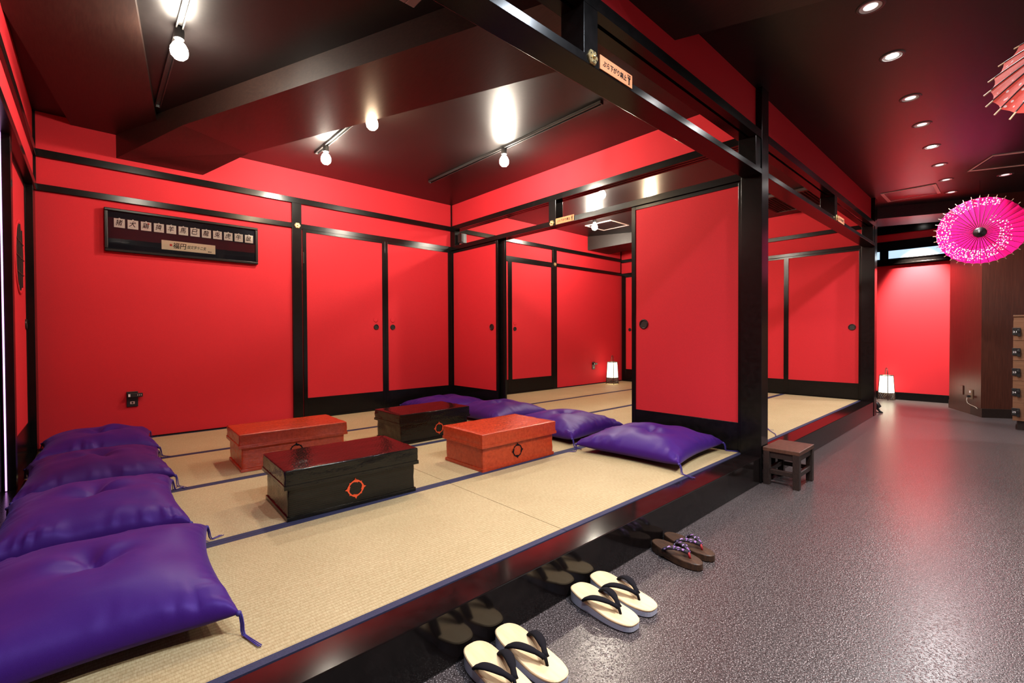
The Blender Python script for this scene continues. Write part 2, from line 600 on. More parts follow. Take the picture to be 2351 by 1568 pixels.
for xa, xb in ((1.527, XP), (XP + 0.06, 5.187)):
    box(xa, xb, YB - 0.034, YB + 0.01, ST - 0.03, ST + 0.020).build('door_sill', MAT['black'], wb, bevel=0.003)

wl = box(XL - 0.1, XL, 1.0, YB + 0.1, Z1b - 0.02, ZC + 0.02).build('wall_left', MAT['red'])
tag(wl, 'red left wall above the sliding doors', 'wall', kind=S)
box(XL - 0.1, XL + 0.018, 1.0, YB - 0.022, Z1a, Z1b).build('lower_rail', MAT['black'], wl, bevel=0.002)
box(XL - 0.1, XL + 0.018, 1.0, YB - 0.024, Z2a, Z2b).build('upper_rail', MAT['black'], wl, bevel=0.002)
box(XL - 0.10, XL + 0.008, 4.60, YB - 0.001, ST, Z1a).build('post', MAT['black'], wl, bevel=0.002)
box(-0.345, -0.312, 3.55, 3.62, ST, Z1a).build('post', MAT['black'], wl, bevel=0.002)
box(-0.46, -0.40, 1.0, YB, ST - 0.02, Z1a).build('backing', MAT['black'], wl)
box(-0.42, -0.30, 1.255, YB, ST - 0.03, ST + 0.016).build('door_sill', MAT['black'], wl)
o = box(-0.3512, -0.3452, 3.540, 3.549, ST + 0.02, Z1a).build('light_strip', MAT['led'])  # daylight leaking past the sliding door, built as a glowing sliver
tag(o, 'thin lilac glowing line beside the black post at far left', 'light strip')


# partition between the rooms: open transom, red band above
def strut(parent, x0, x1, y0, y1):
    box(x0, x1, y0, y1, Z1b - 0.002, Z2a + 0.002).build('transom_strut', MAT['black'], parent, bevel=0.002)


wp = box(XP + 0.012, XP + 0.052, 1.17, YB, Z2b - 0.01, ZC + 0.01).build('wall_partition', MAT['red'])
tag(wp, 'red partition wall between the two tatami rooms with open transom', 'wall', kind=S)
y0, y1 = 1.255, YB - 0.02
for za, zb, nm in ((Z2a, Z2b, 'upper_rail'), (Z1a, Z1b, 'lower_rail')):
    m = MB()
    x0, x1 = XP - 0.022, XP + 0.086
    m.box(x0, x1, y0, y1, za + 0.014, zb)
    for q in (0.0, 0.040, 0.080):
        m.box(x0 + q, x0 + q + 0.028, y0, y1, za, za + 0.014)
    m.build(nm, MAT['black'], wp)
strut(wp, XP - 0.020, XP + 0.084, 2.989, 3.081)
strut(wp, XP - 0.016, XP + 0.060, YB - 0.10, YB - 0.002)
box(XP - 0.03, XP + 0.092, 1.255, YB, ST - 0.03, ST + 0.004).build('sill', MAT['black'], wp, bevel=0.001)
box(XP - 0.02, XP + 0.07, 1.255, 1.278, ST, Z1a).build('jamb', MAT['black'], wp)

wq = box(XQ + 0.012, XQ + 0.052, 1.17, YB, Z1b - 0.01, ZC + 0.01).build('wall_side', MAT['red'])
tag(wq, 'red end wall of the far tatami room above its sliding doors', 'wall', kind=S)
for za, zb, nm in ((Z2a - 0.016, Z2b - 0.018, 'upper_rail'), (Z1a - 0.006, Z1b - 0.012, 'lower_rail')):
    box(XQ - 0.012, XQ + 0.06, 1.25, YB - 0.02, za, zb).build(nm, MAT['black'], wq, bevel=0.002)
box(XQ - 0.01, XQ + 0.07, 1.25, 1.272, ST, Z1a).build('jamb', MAT['black'], wq)
box(XQ - 0.005, XQ + 0.09, 1.255, YB, ST - 0.03, ST + 0.008).build('sill', MAT['black'], wq)
box(XQ + 0.075, XQ + 0.09, 1.2, YB, 0.0, ZC).build('backing', MAT['black'], wq)

# front line: pillars, beams, red fascia
wf = box(-0.45, 7.08, YF + 0.040, YF + 0.075, Z2b - 0.03, ZC + 0.01).build('wall_front', MAT['red'])
tag(wf, 'red fascia band above the open front of the tatami rooms', 'wall', kind=S)
for xa, xb in ((-0.45, 3.27), (3.391, 6.94)):
    box(xa, xb, YF, 1.243, 2.053, 2.088).build('lower_beam', MAT['black'], wf, bevel=0.0015)
    m = MB().box(xa, xb, YF, 1.247, 2.299, 2.338)
    for ya, yb in ((YF, YF + 0.045), (YF + 0.062, 1.247)):
        m.box(xa, xb, ya, yb, 2.285, 2.299)
    m.build('upper_beam', MAT['black'], wf)
for x in (1.412, 5.105):
    box(x, x + 0.088, YF + 0.001, 1.243, 2.086, 2.287).build('transom_strut', MAT['black'], wf, bevel=0.002)
for x in (3.18, 6.86):
    box(x, x + 0.09, YF + 0.006, 1.24, 2.086, 2.287).build('transom_strut', MAT['black'], wf, bevel=0.002)
pil = box(3.27, 3.391, YF, 1.257, 0.0, ZC).build('trim_1', MAT['black'], bevel=0.002)
tag(pil, 'tall black lacquered pillar between the two tatami rooms', 'pillar', kind=S)
pil = box(6.94, 7.073, YF, 1.257, 0.0, ZC).build('trim_2', MAT['black'], bevel=0.002)
tag(pil, 'black lacquered pillar at the far end of the platform', 'pillar', kind=S)


# ------------------------------------------------------------------ sliding and closet doors
def pull_parts(par, x, z, y, r=0.036):
    m = MB().lathe([(r, 0.0), (r, -0.006), (r * 0.86, -0.009), (r * 0.72, -0.006), (r * 0.70, 0.0)], 28, (x, y, z), 'Y', caps=False)
    p = m.build('pull', MAT['bronze'], par, smooth=True)
    MB().lathe([(r * 0.71, -0.0015), (r * 0.71, -0.0025)], 24, (x, y, z), 'Y').build('pull_cup', MAT['plastic'], p)


def door(name, label, wdt, loc, rotz, z0, z1, stile=(0.034, 0.034), bot=0.19, top=0.034, pull=None, orn=None, th=0.024, round_window=False, hinge=None):
    d = thing(name, label, 'door', loc, rotz, kind=S)
    a, b = stile
    box(a - 0.004, wdt - b + 0.004, -0.006, 0.006, z0 + bot - 0.004, z1 - top + 0.004).build('panel', MAT['red'], d)
    box(0, a, -th / 2, th / 2, z0, z1).build('stile', MAT['black'], d, bevel=0.0015)
    box(wdt - b, wdt, -th / 2, th / 2, z0, z1).build('stile', MAT['black'], d, bevel=0.0015)
    box(a, wdt - b, -th / 2 + 0.001, th / 2 - 0.001, z1 - top, z1).build('top_rail', MAT['black'], d, bevel=0.0015)
    box(a, wdt - b, -th / 2 + 0.001, th / 2 - 0.001, z0, z0 + bot).build('bottom_rail', MAT['black'], d, bevel=0.0015)
    if pull:
        pull_parts(d, pull[0], pull[1], -0.006, pull[2])
    if orn:
        m = MB().lathe([(0.028, 0), (0.028, -0.003), (0.022, -0.005), (0.018, -0.003), (0.010, -0.004), (0.002, -0.005)], 24, (orn[0], -0.006, orn[1]), 'Y')
        m.build('red_cover', MAT['red'], d, smooth=True)
    if hinge:
        box(hinge - 0.004, hinge + 0.004, -th / 2 - 0.004, -th / 2, 1.72, 1.83).build('hinge', MAT['bronze'], d)
    return d


zd0, zd1 = ST + 0.020, Z1a
door('door_1', 'left red closet door with round black pull, beside the wall post', 0.880, (1.536, YB - 0.012, 0), 0, zd0, zd1, (0.036, 0.034), 0.186, 0.030, (0.771, 1.094, 0.030), (0.766, 1.176), hinge=0.006)
door('door_2', 'right red closet door with round black pull, in the room corner', 0.892, (2.417, YB - 0.012, 0), 0, zd0, zd1, (0.034, 0.046), 0.186, 0.030, (0.090, 1.094, 0.030), (0.090, 1.176), hinge=0.886)
door('door_3', 'narrow strip of red closet door behind the partition door edge', 0.892, (3.412, YB - 0.012, 0), 0, zd0, zd1, (0.046, 0.036), 0.186, 0.030, (0.795, 1.088, 0.030), (0.795, 1.170))
door('door_4', 'red closet door seen through the doorway beside the far wall post', 0.880, (4.305, YB - 0.012, 0), 0, zd0, zd1, (0.036, 0.034), 0.186, 0.030, (0.091, 1.088, 0.030), (0.093, 1.170))
RX = -PI / 2
door('door_5', 'red sliding door pushed back into the far corner of the partition', 0.882, (XP + 0.008, 4.755, 0), RX, ST + 0.005, zd1, (0.030, 0.034), 0.198, 0.034, (0.770, 1.090, 0.036))
door('door_6', 'second sliding door edge behind the corner sliding door', 0.90, (XP + 0.050, 4.70, 0), RX, ST + 0.005, zd1, (0.030, 0.130), 0.198, 0.034)
door('door_7', 'large red sliding door with bronze pull next to the tall pillar', 0.878, (XP + 0.008, 2.155, 0), RX, ST + 0.005, zd1, (0.037, 0.020), 0.198, 0.030, (0.112, 1.082, 0.040))
door('door_8', 'red sliding door of the far end wall with bronze pull', 0.842, (XQ + 0.010, 2.110, 0), RX, ST + 0.010, zd1, (0.036, 0.026), 0.195, 0.030, (0.747, 1.080, 0.040))
door('door_9', 'red sliding door of the far end wall partly behind the pillar', 0.880, (XQ + 0.020, 2.985, 0), RX, ST + 0.010, zd1, (0.034, 0.030), 0.195, 0.030)
door('door_10', 'middle red sliding door of the far end wall hidden by the partition', 0.880, (XQ + 0.020, 3.865, 0), RX, ST + 0.010, zd1, (0.034, 0.034), 0.195, 0.030)
door('door_11', 'red strip of sliding door in the far room corner behind the lantern', 0.885, (XQ + 0.010, 4.752, 0), RX, ST + 0.010, zd1, (0.084, 0.034), 0.205, 0.040, (0.165, 1.088, 0.030))
LX = PI / 2
d = door('door_12', 'red sliding door with a round lattice window in the left wall', 1.03, (-0.350, 3.58, 0), LX, ST + 0.016, zd1, (0.030, 0.022), 0.22, 0.030, (0.975, 1.085, 0.036))
m = MB().lathe([(0.236, -0.006), (0.236, -0.012), (0.222, -0.013), (0.212, -0.010), (0.210, -0.006)], 48, (0.67, 0, 1.503), 'Y', caps=False)
rim = m.build('round_window_rim', MAT['red'], d, smooth=True)
MB().lathe([(0.212, -0.0070), (0.212, -0.0085)], 48, (0.67, 0, 1.503), 'Y').build('window_screen', MAT['beam'], rim)
for q in (-0.10, 0.0, 0.10):
    h = math.sqrt(0.21 ** 2 - q * q)
    box(0.67 + q - 0.003, 0.67 + q + 0.003, -0.014, -0.0085, 1.503 - h, 1.503 + h).build('lattice_bar', MAT['lanternmetal'], rim)
    box(0.67 - h, 0.67 + h, -0.013, -0.0085, 1.503 + q - 0.003, 1.503 + q + 0.003).build('lattice_bar', MAT['lanternmetal'], rim)
door('door_13', 'near red sliding door of the left wall at the picture edge', 1.10, (-0.376, 2.46, 0), LX, ST + 0.016, zd1, (0.034, 0.010), 0.22, 0.030)
door('door_14', 'nearest red sliding door of the left wall beside the camera', 1.06, (-0.376, 1.38, 0), LX, ST + 0.016, zd1, (0.034, 0.034), 0.22, 0.030)

# ------------------------------------------------------------------ corridor walls
far = box(8.98, 9.1, 0.2, 2.2, 0.0, ZC).build('wall_far', MAT['red'])
tag(far, 'bright red end wall of the corridor under a strip window', 'wall', kind=S)
box(8.955, 8.981, 0.2, 2.2, 2.032, 2.400).build('window_band', MAT['black'], far)
box(8.940, 8.957, 0.2, 2.2, 2.045, 2.062).build('ledge', MAT['black'], far, bevel=0.002)
box(8.955, 8.981, 0.2, 2.2, 2.510, ZC).build('top_band', MAT['black'], far)
for i, (ya, yb) in enumerate(((0.62, 1.286), (1.391, 2.0))):
    wn = thing('window_%d' % (i + 1), ('long bluish daylit strip window high on the corridor end wall', 'short bluish window piece beside the far pillar')[i], 'window', kind=S)
    box(8.950, 8.957, ya, yb, 2.135, 2.254).build('pane', MAT['daylight'], wn)
    box(8.944, 8.957, ya - 0.012, ya, 2.123, 2.266).build('window_frame', MAT['black'], wn)
    box(8.944, 8.957, yb, yb + 0.012, 2.123, 2.266).build('window_frame', MAT['black'], wn)
    box(8.944, 8.957, ya, yb, 2.254, 2.266).build('window_frame', MAT['black'], wn)
    box(8.944, 8.957, ya, yb, 2.123, 2.135).build('window_frame', MAT['black'], wn)
o = box(8.962, 8.985, 0.2, 2.2, 0.0, 0.112).build('baseboard_far', MAT['black'], bevel=0.002)
tag(o, 'black baseboard under the bright red end wall', 'baseboard', kind=S)
o = box(7.09, 9.05, 2.1, 2.2, 0.0, ZC).build('wall_alcove', MAT['red'])
tag(o, 'red side wall of the alcove behind the far pillar', 'wall', kind=S)
wood = MB().prism([(8.46, 0.572), (7.755, 0.252), (7.90, 0.00), (8.75, -1.65), (9.5, -1.65), (9.5, 0.572)], 0.0, ZC).build('wall_right', MAT['woodpanel'])
tag(wood, 'dark red brown wood panelled column at the corridor end', 'wall', kind=S)
MB().prism([(8.478, 0.580), (7.735, 0.243), (7.885, -0.01), (8.74, -1.66), (8.9, -1.6), (8.5, 0.4)], 0.0, 0.105).build('base_band', MAT['beam'], wood)
o = box(-1.7, 9.6, -1.75, -1.62, 0, ZC).build('wall_near', MAT['graywall'])
tag(o, 'plain grey wall on the near side of the corridor', 'wall', kind=S)
box(-1.5, 2.6, -1.62, -1.25, 0.0, 1.0).build('counter', MAT['woodpanel'], o)
box(-1.5, 2.62, -1.62, -1.22, 1.0, 1.03).build('counter_top', MAT['black'], o)
o = box(-1.75, -1.62, -1.7, 6.0, 0, ZC).build('wall_end', MAT['graywall'])
tag(o, 'plain grey wall at the near end of the corridor', 'wall', kind=S)


# ------------------------------------------------------------------ lights on the ceiling tracks
def track(label, x, ya, yb, bulbs, group):
    t = thing('track_light', label, 'track light', (x, 0, ZC), 0, group)
    m = MB().box(-0.017, 0.017, ya, yb, -0.006, 0)
    for a, b in ((-0.017, -0.010), (0.010, 0.017)):
        m.box(a, b, ya, yb, -0.022, -0.006)
    m.build('track', MAT['plastic'], t, bevel=0.001)
    for y in (ya - 0.006, yb):
        box(-0.017, 0.017, y, y + 0.006, -0.022, 0).build('end_cap', MAT['plastic'], t)
    for y, mt in bulbs:
        h = MB().lathe([(0.020, -0.010), (0.024, -0.024), (0.024, -0.068), (0.016, -0.075)], 20, (0, y, 0)).build('lamp_holder', MAT['plastic'], t, smooth=False)
        prof = [(0.014, -0.073), (0.017, -0.082), (0.029, -0.096), (0.038, -0.114), (0.041, -0.133), (0.037, -0.153), (0.023, -0.169), (0.003, -0.175)]
        MB().lathe(prof, 18, (0, y, 0)).build('bulb', MAT[mt], h, smooth=True)


TG = 'ceiling track lights'
track('black ceiling track with one bulb nearest the left wall', 0.350, 1.95, 4.06, [(2.974, 'bulb_soft')], TG)
track('black ceiling track with a white and an amber bulb behind the brown beam', 1.475, 2.93, 4.17, [(3.95, 'bulb'), (3.075, 'bulb_amber')], TG)
track('long black ceiling track with one bulb next to the partition of the near room', 2.640, 1.954, 4.162, [(2.981, 'bulb')], TG)
track('ceiling track in the far room seen through the transom', 4.04, 1.954, 4.162, [(2.985, 'bulb')], TG)
track('ceiling track in the far room seen above the open doorway', 5.165, 2.0, 4.17, [(3.94, 'bulb'), (3.075, 'bulb_amber')], TG)


def downlight(x, y, on, label, power=SPOT_W, col=COOL, ang=150, aim=None, z=ZC):
    t = thing('downlight', label, 'downlight', (x, y, z), 0, 'round corridor downlights')
    MB().lathe([(0.046, -0.001), (0.048, -0.004), (0.060, -0.003), (0.062, 0.0)], 28, (0, 0, 0), caps=False).build('rim', MAT['trimring'], t, smooth=True)
    MB().lathe([(0.0465, -0.004), (0.045, -0.0015), (0.030, -0.0008), (0.029, -0.0006)], 28, (0, 0, 0), caps=False).build('reflector', MAT['reflector'], t, smooth=True)
    MB().lathe([(0.030, -0.0012), (0.003, -0.0016)], 24, (0, 0, 0)).build('lens', MAT['lens_on' if on else 'lens_dim'], t)
    if power:
        l = bpy.data.lights.new('downlight_beam', 'SPOT')
        l.energy = power
        l.color = col
        l.spot_size = math.radians(ang)
        l.spot_blend = 0.9
        l.shadow_soft_size = 0.03
        lo = bpy.data.objects.new('downlight_beam', l)
        COL.objects.link(lo)
        lo.parent = t
        lo.location = (0, 0, -0.03)
        if aim:
            dv = Vector(aim) - Vector((x, y, z - 0.03))
            lo.rotation_euler = dv.to_track_quat('-Z', 'Y').to_euler()
    return t


names = ['nearest', 'second', 'third', 'fourth', 'fifth', 'sixth', 'seventh']
for i, x in enumerate((2.888, 3.495, 4.205, 4.803, 5.434, 6.076, 6.711)):
    on = i in (1, 4)
    downlight(x, 0.491, on, '%s round downlight of the long row over the corridor%s' % (names[i], ', glaring' if on else ''), SPOT_W * (0.45, 1.0, 0.45, 0.45, 1.0, 1.3, 1.6)[i])
downlight(7.341, 0.492, False, 'last round downlight of the row, just above the pink umbrella', SPOT_W * 1.7)
downlight(6.96, 0.064, False, 'single round downlight between the pink umbrella and the ceiling hatch', SPOT_W * 0.6, aim=(6.7, 0.3, 2.0), ang=60)
for i, x in enumerate((1.60, 0.98, 0.36)):
    downlight(x, 0.491, True, 'round corridor downlight over the camera side, number %s from the brown beam' % ('one', 'two', 'three')[i], SPOT_W * (1.6, 1.4, 1.1)[i], (0.80, 0.89, 1.0))
downlight(8.58, 0.93, True, 'round downlight washing the bright red end wall', 1100, (1, 0.86, 0.70), 58, aim=(8.98, 0.93, 1.30))
downlight(1.72, -0.15, True, 'round downlight on the camera side of the red umbrella', 320, (1, 0.9, 0.8), 120)  # extra lamp added out of view to brighten the red umbrella


# ------------------------------------------------------------------ ceiling hatches and air conditioners
def hatch(label, cx, cy, sz, rot, wd=0.03):
    t = thing('ceiling_hatch', label, 'ceiling hatch', (cx, cy, ZC), rot, 'ceiling access hatches')
    h = sz / 2
    box(-h + wd, h - wd, -h + wd, h - wd, -0.004, 0.0).build('lid', MAT['ceil'], t)
    for a in ((-h, -h + wd, -h, h), (h - wd, h, -h, h), (-h + wd, h - wd, -h, -h + wd * 0.5), (-h + wd, h - wd, h - wd * 0.5, h)):
        box(*a, -0.008, 0.0).build('frame_bar', MAT['panelframe'], t)


hatch('pale framed square hatch in the far room ceiling near the bulb', 5.665, 4.09, 0.46, 0, 0.026)
hatch('pale framed square hatch in the corridor ceiling beside the far pillar', 7.033, 0.815, 0.48, PI / 2)
ca, sa = math.cos(math.radians(24)), math.sin(math.radians(24))
hatch('slanted pale framed hatch in the corridor ceiling at the right edge', 6.519 - 0.23 * ca + 0.23 * sa, 0.324 - 0.23 * sa - 0.23 * ca, 0.46, math.radians(24))


def aircon(label, x0, x1, y0, y1, mt):
    t = thing('air_conditioner', label, 'air conditioner', ((x0 + x1) / 2, (y0 + y1) / 2, ZC), 0, 'ceiling air conditioners')
    a, b = (x1 - x0) / 2, (y1 - y0) / 2
    for q in ((-a, -a + 0.05, -b, b), (a - 0.05, a, -b, b), (-a + 0.05, a - 0.05, -b, -b + 0.05), (-a + 0.05, a - 0.05, b - 0.05, b)):
        box(*q, -0.035, 0).build('frame_bar', mt, t, bevel=0.004)
    box(-a + 0.05, a - 0.05, -b + 0.05, b - 0.05, -0.012, 0).build('backing', MAT['plastic'], t)
    n = 22
    for i in range(n):
        x = -a + 0.06 + (2 * a - 0.12) * i / (n - 1)
        box(x - 0.003, x + 0.003, -b + 0.05, b - 0.05, -0.026, -0.018).build('grille_slat', mt, t)
        y = -b + 0.06 + (2 * b - 0.12) * i / (n - 1)
        box(-a + 0.05, a - 0.05, y - 0.003, y + 0.003, -0.030, -0.024).build('grille_slat', mt, t)


MAT['acpink'] = plain('pinkish_grey_plastic', (0.20, 0.14, 0.14), 0.5)
aircon('corner of a slatted ceiling air conditioner at the top edge of the near room', 0.575, 1.175, 1.39, 1.987, MAT['acpink'])
aircon('dark meshed ceiling air conditioner of the far room behind the front beams', 5.86, 6.72, 1.31, 2.16, MAT['lanternmetal'])


# ------------------------------------------------------------------ gilt nail covers and signs
def nail_cover(loc, rotz, label):
    t = thing('nail_cover', label, 'ornament', loc, rotz, 'gilt hexagonal nail covers')
    pts = [(0.030 * math.cos(PI * k / 3), 0.030 * math.sin(PI * k / 3)) for k in range(6)]
    m = MB()
    n = 6
    for dep, s in ((0.0, 1.0), (-0.006, 1.0), (-0.010, 0.86)):
        m.v += [(x * s, dep, z * s) for x, z in pts]
    for a in (0, 6):
        m.f += [(a + i, a + (i + 1) % n, a + n + (i + 1) % n, a + n + i) for i in range(n)]
    m.f.append(tuple(range(12, 18)))
    m.f.append(tuple(range(5, -1, -1)))
    b = m.build('hex_plate', MAT['gold'], t)
    MB().lathe([(0.009, -0.009), (0.007, -0.016), (0.001, -0.018)], 14, (0, 0, 0), 'Y').build('boss', MAT['gold'], t, smooth=True)
    for k in range(6):
        a = PI * k / 3 + PI / 6
        MB().lathe([(0.0035, -0.0095), (0.0035, -0.0105)], 8, (0.0185 * math.cos(a), 0, 0.0185 * math.sin(a)), 'Y').build('pierced_hole', MAT['bronze'], t)
    return t


nail_cover((1.487, YB - 0.026, 2.082), 0, 'gilt hexagonal nail cover on the back wall post')
nail_cover((5.233, YB - 0.026, 2.082), 0, 'tiny gilt nail cover on the post seen through the doorway')
nail_cover((1.460, YF, 2.084), 0, 'gilt hexagonal nail cover on the near front beam beside a sign')
nail_cover((XP - 0.022, 3.035, 2.084), RX, 'gilt hexagonal nail cover on the partition strut beside a sign')
nail_cover((5.150, YF, 2.084), 0, 'gilt nail cover on the far front beam beside a sign')


def text_mesh(name, body, mat, parent, wdt, hgt, x, z, y, italic=0.0, bold=0.012):
    c = bpy.data.curves.new('text', 'FONT')
    c.body = body
    c.resolution_u = 2
    c.offset = bold
    o = bpy.data.objects.new('text', c)
    COL.objects.link(o)
    dg = bpy.context.evaluated_depsgraph_get()
    me = bpy.data.meshes.new_from_object(o.evaluated_get(dg))
    bpy.data.objects.remove(o)
    xs = [v.co.x for v in me.vertices]
    ys = [v.co.y for v in me.vertices]
    x0, x1, y0, y1 = min(xs), max(xs), min(ys), max(ys)
    for v in me.vertices:
        u = (v.co.x - x0) / (x1 - x0)
        s = (v.co.y - y0) / (y1 - y0)
        v.co = (x + (u - 0.5) * wdt + italic * (s - 0.5) * hgt, y, z + (s - 0.5) * hgt)
    me.name = name
    me.materials.clear()
    me.materials.append(mat)
    q = bpy.data.objects.new(name, me)
    COL.objects.link(q)
    q.parent = parent
    return q


def sign(loc, rotz, label):
    t = thing('notice_plate', label, 'sign', loc, rotz, 'wooden notices on the beams')
    box(0, 0.228, -0.004, 0, 0, 0.056).build('plate', MAT['signwood'], t, bevel=0.0005)
    text_mesh('lettering', 'ぶら下がり禁止', MAT['ink'], t, 0.166, 0.026, 0.101, 0.028, -0.0046, 0.12, 0.022)
    m = MB()
    bx = 0.204
    for a, b, c, d2 in ((-0.012, 0.012, 0.046, 0.048), (-0.011, -0.009, 0.036, 0.047), (0.009, 0.011, 0.036, 0.047), (-0.010, 0.010, 0.033, 0.037), (-0.0045, 0.0045, 0.022, 0.035), (-0.0045, -0.001, 0.008, 0.022), (0.001, 0.0045, 0.008, 0.022), (-0.003, 0.003, 0.038, 0.044), (-0.006, -0.001, 0.007, 0.009), (0.001, 0.006, 0.007, 0.009)):
        m.box(bx + a, bx + b, -0.0048, -0.0042, c, d2)
    m.build('hanging_figure', MAT['ink'], t)
    return t


sign((1.508, YF - 0.0005, 2.060), 0, 'orange wooden notice on the near front beam under the red fascia')
sign((XP - 0.0225, 2.984, 2.062), RX, 'orange wooden notice on the partition rail beside the strut')
sign((5.205, YF - 0.0005, 2.060), 0, 'orange wooden notice on the far front beam behind the tall pillar')

# ------------------------------------------------------------------ picture frame
pf = thing('picture_frame', 'long black framed panel of twelve calligraphy cards on the red wall', 'picture', (0.068, YB, 1.664))
W_, H_ = 1.068, 0.338
box(0.01, W_ - 0.01, -0.016, -0.002, 0.01, H_ - 0.01).build('mount_board', MAT['navyboard'], pf)
for a in ((0, W_, 0, 0.022), (0, W_, H_ - 0.022, H_)):
    box(a[0], a[1], -0.036, -0.001, a[2], a[3]).build('frame_bar', MAT['frameb'], pf, bevel=0.005)
for a in ((0, 0.022), (W_ - 0.022, W_)):
    box(a[0], a[1], -0.0355, -0.001, 0.022, H_ - 0.022).build('frame_bar', MAT['frameb'], pf, bevel=0.005)
chars = '猪犬鶏猿羊馬巳龍兎虎牛鼠'
for i, ch in enumerate(chars):
    x = 0.096 + i * (1.063 - 0.157) / 11 - 0.005
    c = box(x - 0.033, x + 0.033, -0.019, -0.016, 0.193, 0.263).build('calligraphy_card', MAT['paper'], pf)
    text_mesh('brush_character', ch, MAT['ink'], c, 0.040, 0.046, x - 0.002, 0.232, -0.0195, 0.2)
    MB().tube([(x - 0.024, -0.0196, 0.212), (x - 0.01, -0.0196, 0.204), (x + 0.004, -0.0196, 0.203), (x + 0.024, -0.0196, 0.214)], 0.0006, 4).build('thin_cord', MAT['brasscord'], c)
    MB().lathe([(0.006, -0.0196), (0.004, -0.022)], 10, (x, 0, 0.263), 'Y').build('paper_knob', MAT['paper'], c)
    if i in (2, 11):
        MB().lathe([(0.006, -0.0196), (0.006, -0.0200)], 12, (x + 0.016, 0, 0.250), 'Y').build('colour_spot', MAT['redink'] if i == 2 else MAT['gold'], c)
c = box(0.354, 0.732, -0.019, -0.016, 0.057, 0.134).build('title_card', MAT['straw'], pf)
text_mesh('brush_title', '福円', MAT['ink'], c, 0.090, 0.050, 0.475, 0.097, -0.0195, 0.1)
text_mesh('brush_subtitle', '絵文字十二支', MAT['ink'], c, 0.135, 0.030, 0.597, 0.096, -0.0195, 0.2)
text_mesh('signature', '雲涯', MAT['ink'], c, 0.026, 0.010, 0.690, 0.072, -0.0195)
box(0.408, 0.424, -0.0198, -0.0192, 0.089, 0.107).build('red_seal', MAT['redink'], c)
box(0.02, W_ - 0.02, -0.029, -0.027, 0.02, H_ - 0.02).build('glass_pane', MAT['glass'], pf)


# ------------------------------------------------------------------ outlets and small wall devices
def outlet(loc, rotz, label, adapter):
    t = thing('wall_outlet', label, 'outlet', loc, rotz, 'black wall outlets')
    box(-0.036, 0.036, -0.010, 0, 0, 0.122).build('cover_plate', MAT['plastic'], t, bevel=0.003)
    q = box(-0.014, 0.014, -0.0125, -0.010, 0.022, 0.042).build('socket_face', MAT['label'], t)
    MB().lathe([(0.007, -0.0126), (0.007, -0.0134)], 12, (0, 0, 0.032), 'Y').build('socket_hole', MAT['plastic'], q)
    if adapter:
        a = box(-0.030, 0.064, -0.040, -0.010, 0.078, 0.108).build('plug_adapter', MAT['plastic'], t, bevel=0.002)
        box(-0.026, -0.014, -0.0410, -0.040, 0.083, 0.104).build('adapter_label', MAT['white'], a)
        for k in range(3):
            box(0.030 + 0.011 * k, 0.034 + 0.011 * k, -0.0410, -0.040, 0.088, 0.100).build('usb_port', MAT['label'], a)
    return t


outlet((0.222, YB, 0.436), 0, 'black wall outlet with a plug adapter below the picture frame', True)
outlet((6.21, YB, 0.42), 0, 'small black outlet beside the lantern in the far room', True)
wang = math.atan2(0.252 - 0.572, 7.755 - 8.46)
dirw = Vector((7.755 - 8.46, 0.252 - 0.572, 0)).normalized()


def on_column(s, z):
    p = Vector((8.46, 0.572, 0)) + dirw * s
    return (p.x, p.y, z)


def column_plate(name, label, s, z, w_, h_, d_, cat, rot_extra=0):
    t = thing(name, label, cat, on_column(s, z), wang + rot_extra)
    return t


t = thing('wall_outlet', 'brown outlet with plug and cord on the wood column', 'outlet', on_column(0.56, 0.19), wang, 'black wall outlets')
MAT['brownplate'] = plain('brown_plate', (0.16, 0.10, 0.06), 0.4)
box(-0.036, 0.036, -0.012, 0.0, 0, 0.115).build('cover_plate', MAT['brownplate'], t, bevel=0.002)
box(-0.012, 0.010, -0.016, -0.012, 0.075, 0.100).build('socket_face', MAT['white'], t)
p = box(-0.016, 0.016, -0.045, -0.012, 0.020, 0.045).build('plug', MAT['plastic'], t, bevel=0.003)
cp = [(0, -0.04, 0.02), (0.0, -0.045, -0.02), (0.01, -0.04, -0.05), (0.05, -0.03, -0.066), (0.10, -0.022, -0.074), (0.15, -0.02, -0.080), (0.19, -0.022, -0.094)]
MB().tube(cp, 0.003, 6).build('cord', MAT['brasscord'], p, smooth=True)
t = thing('switch_plate', 'plain brown cover plate on the wood column', 'plate', on_column(0.34, 0.22), wang)
box(-0.036, 0.036, -0.010, 0.0, 0, 0.115).build('cover', MAT['woodpanel'], t, bevel=0.002)
box(-0.006, 0.006, -0.012, -0.010, 0.05, 0.06).build('screw_cap', MAT['bronze'], t)

t = thing('wall_speaker', 'small grey box fixed in the corner of the open transom', 'speaker', (3.385, 4.60, 2.135))
box(-0.022, 0.030, -0.04, 0.04, 0.0, 0.115).build('case', MAT['grayplastic'], t, bevel=0.006)
box(-0.040, -0.022, -0.03, 0.05, 0.01, 0.115).build('bracket', MAT['plastic'], t)


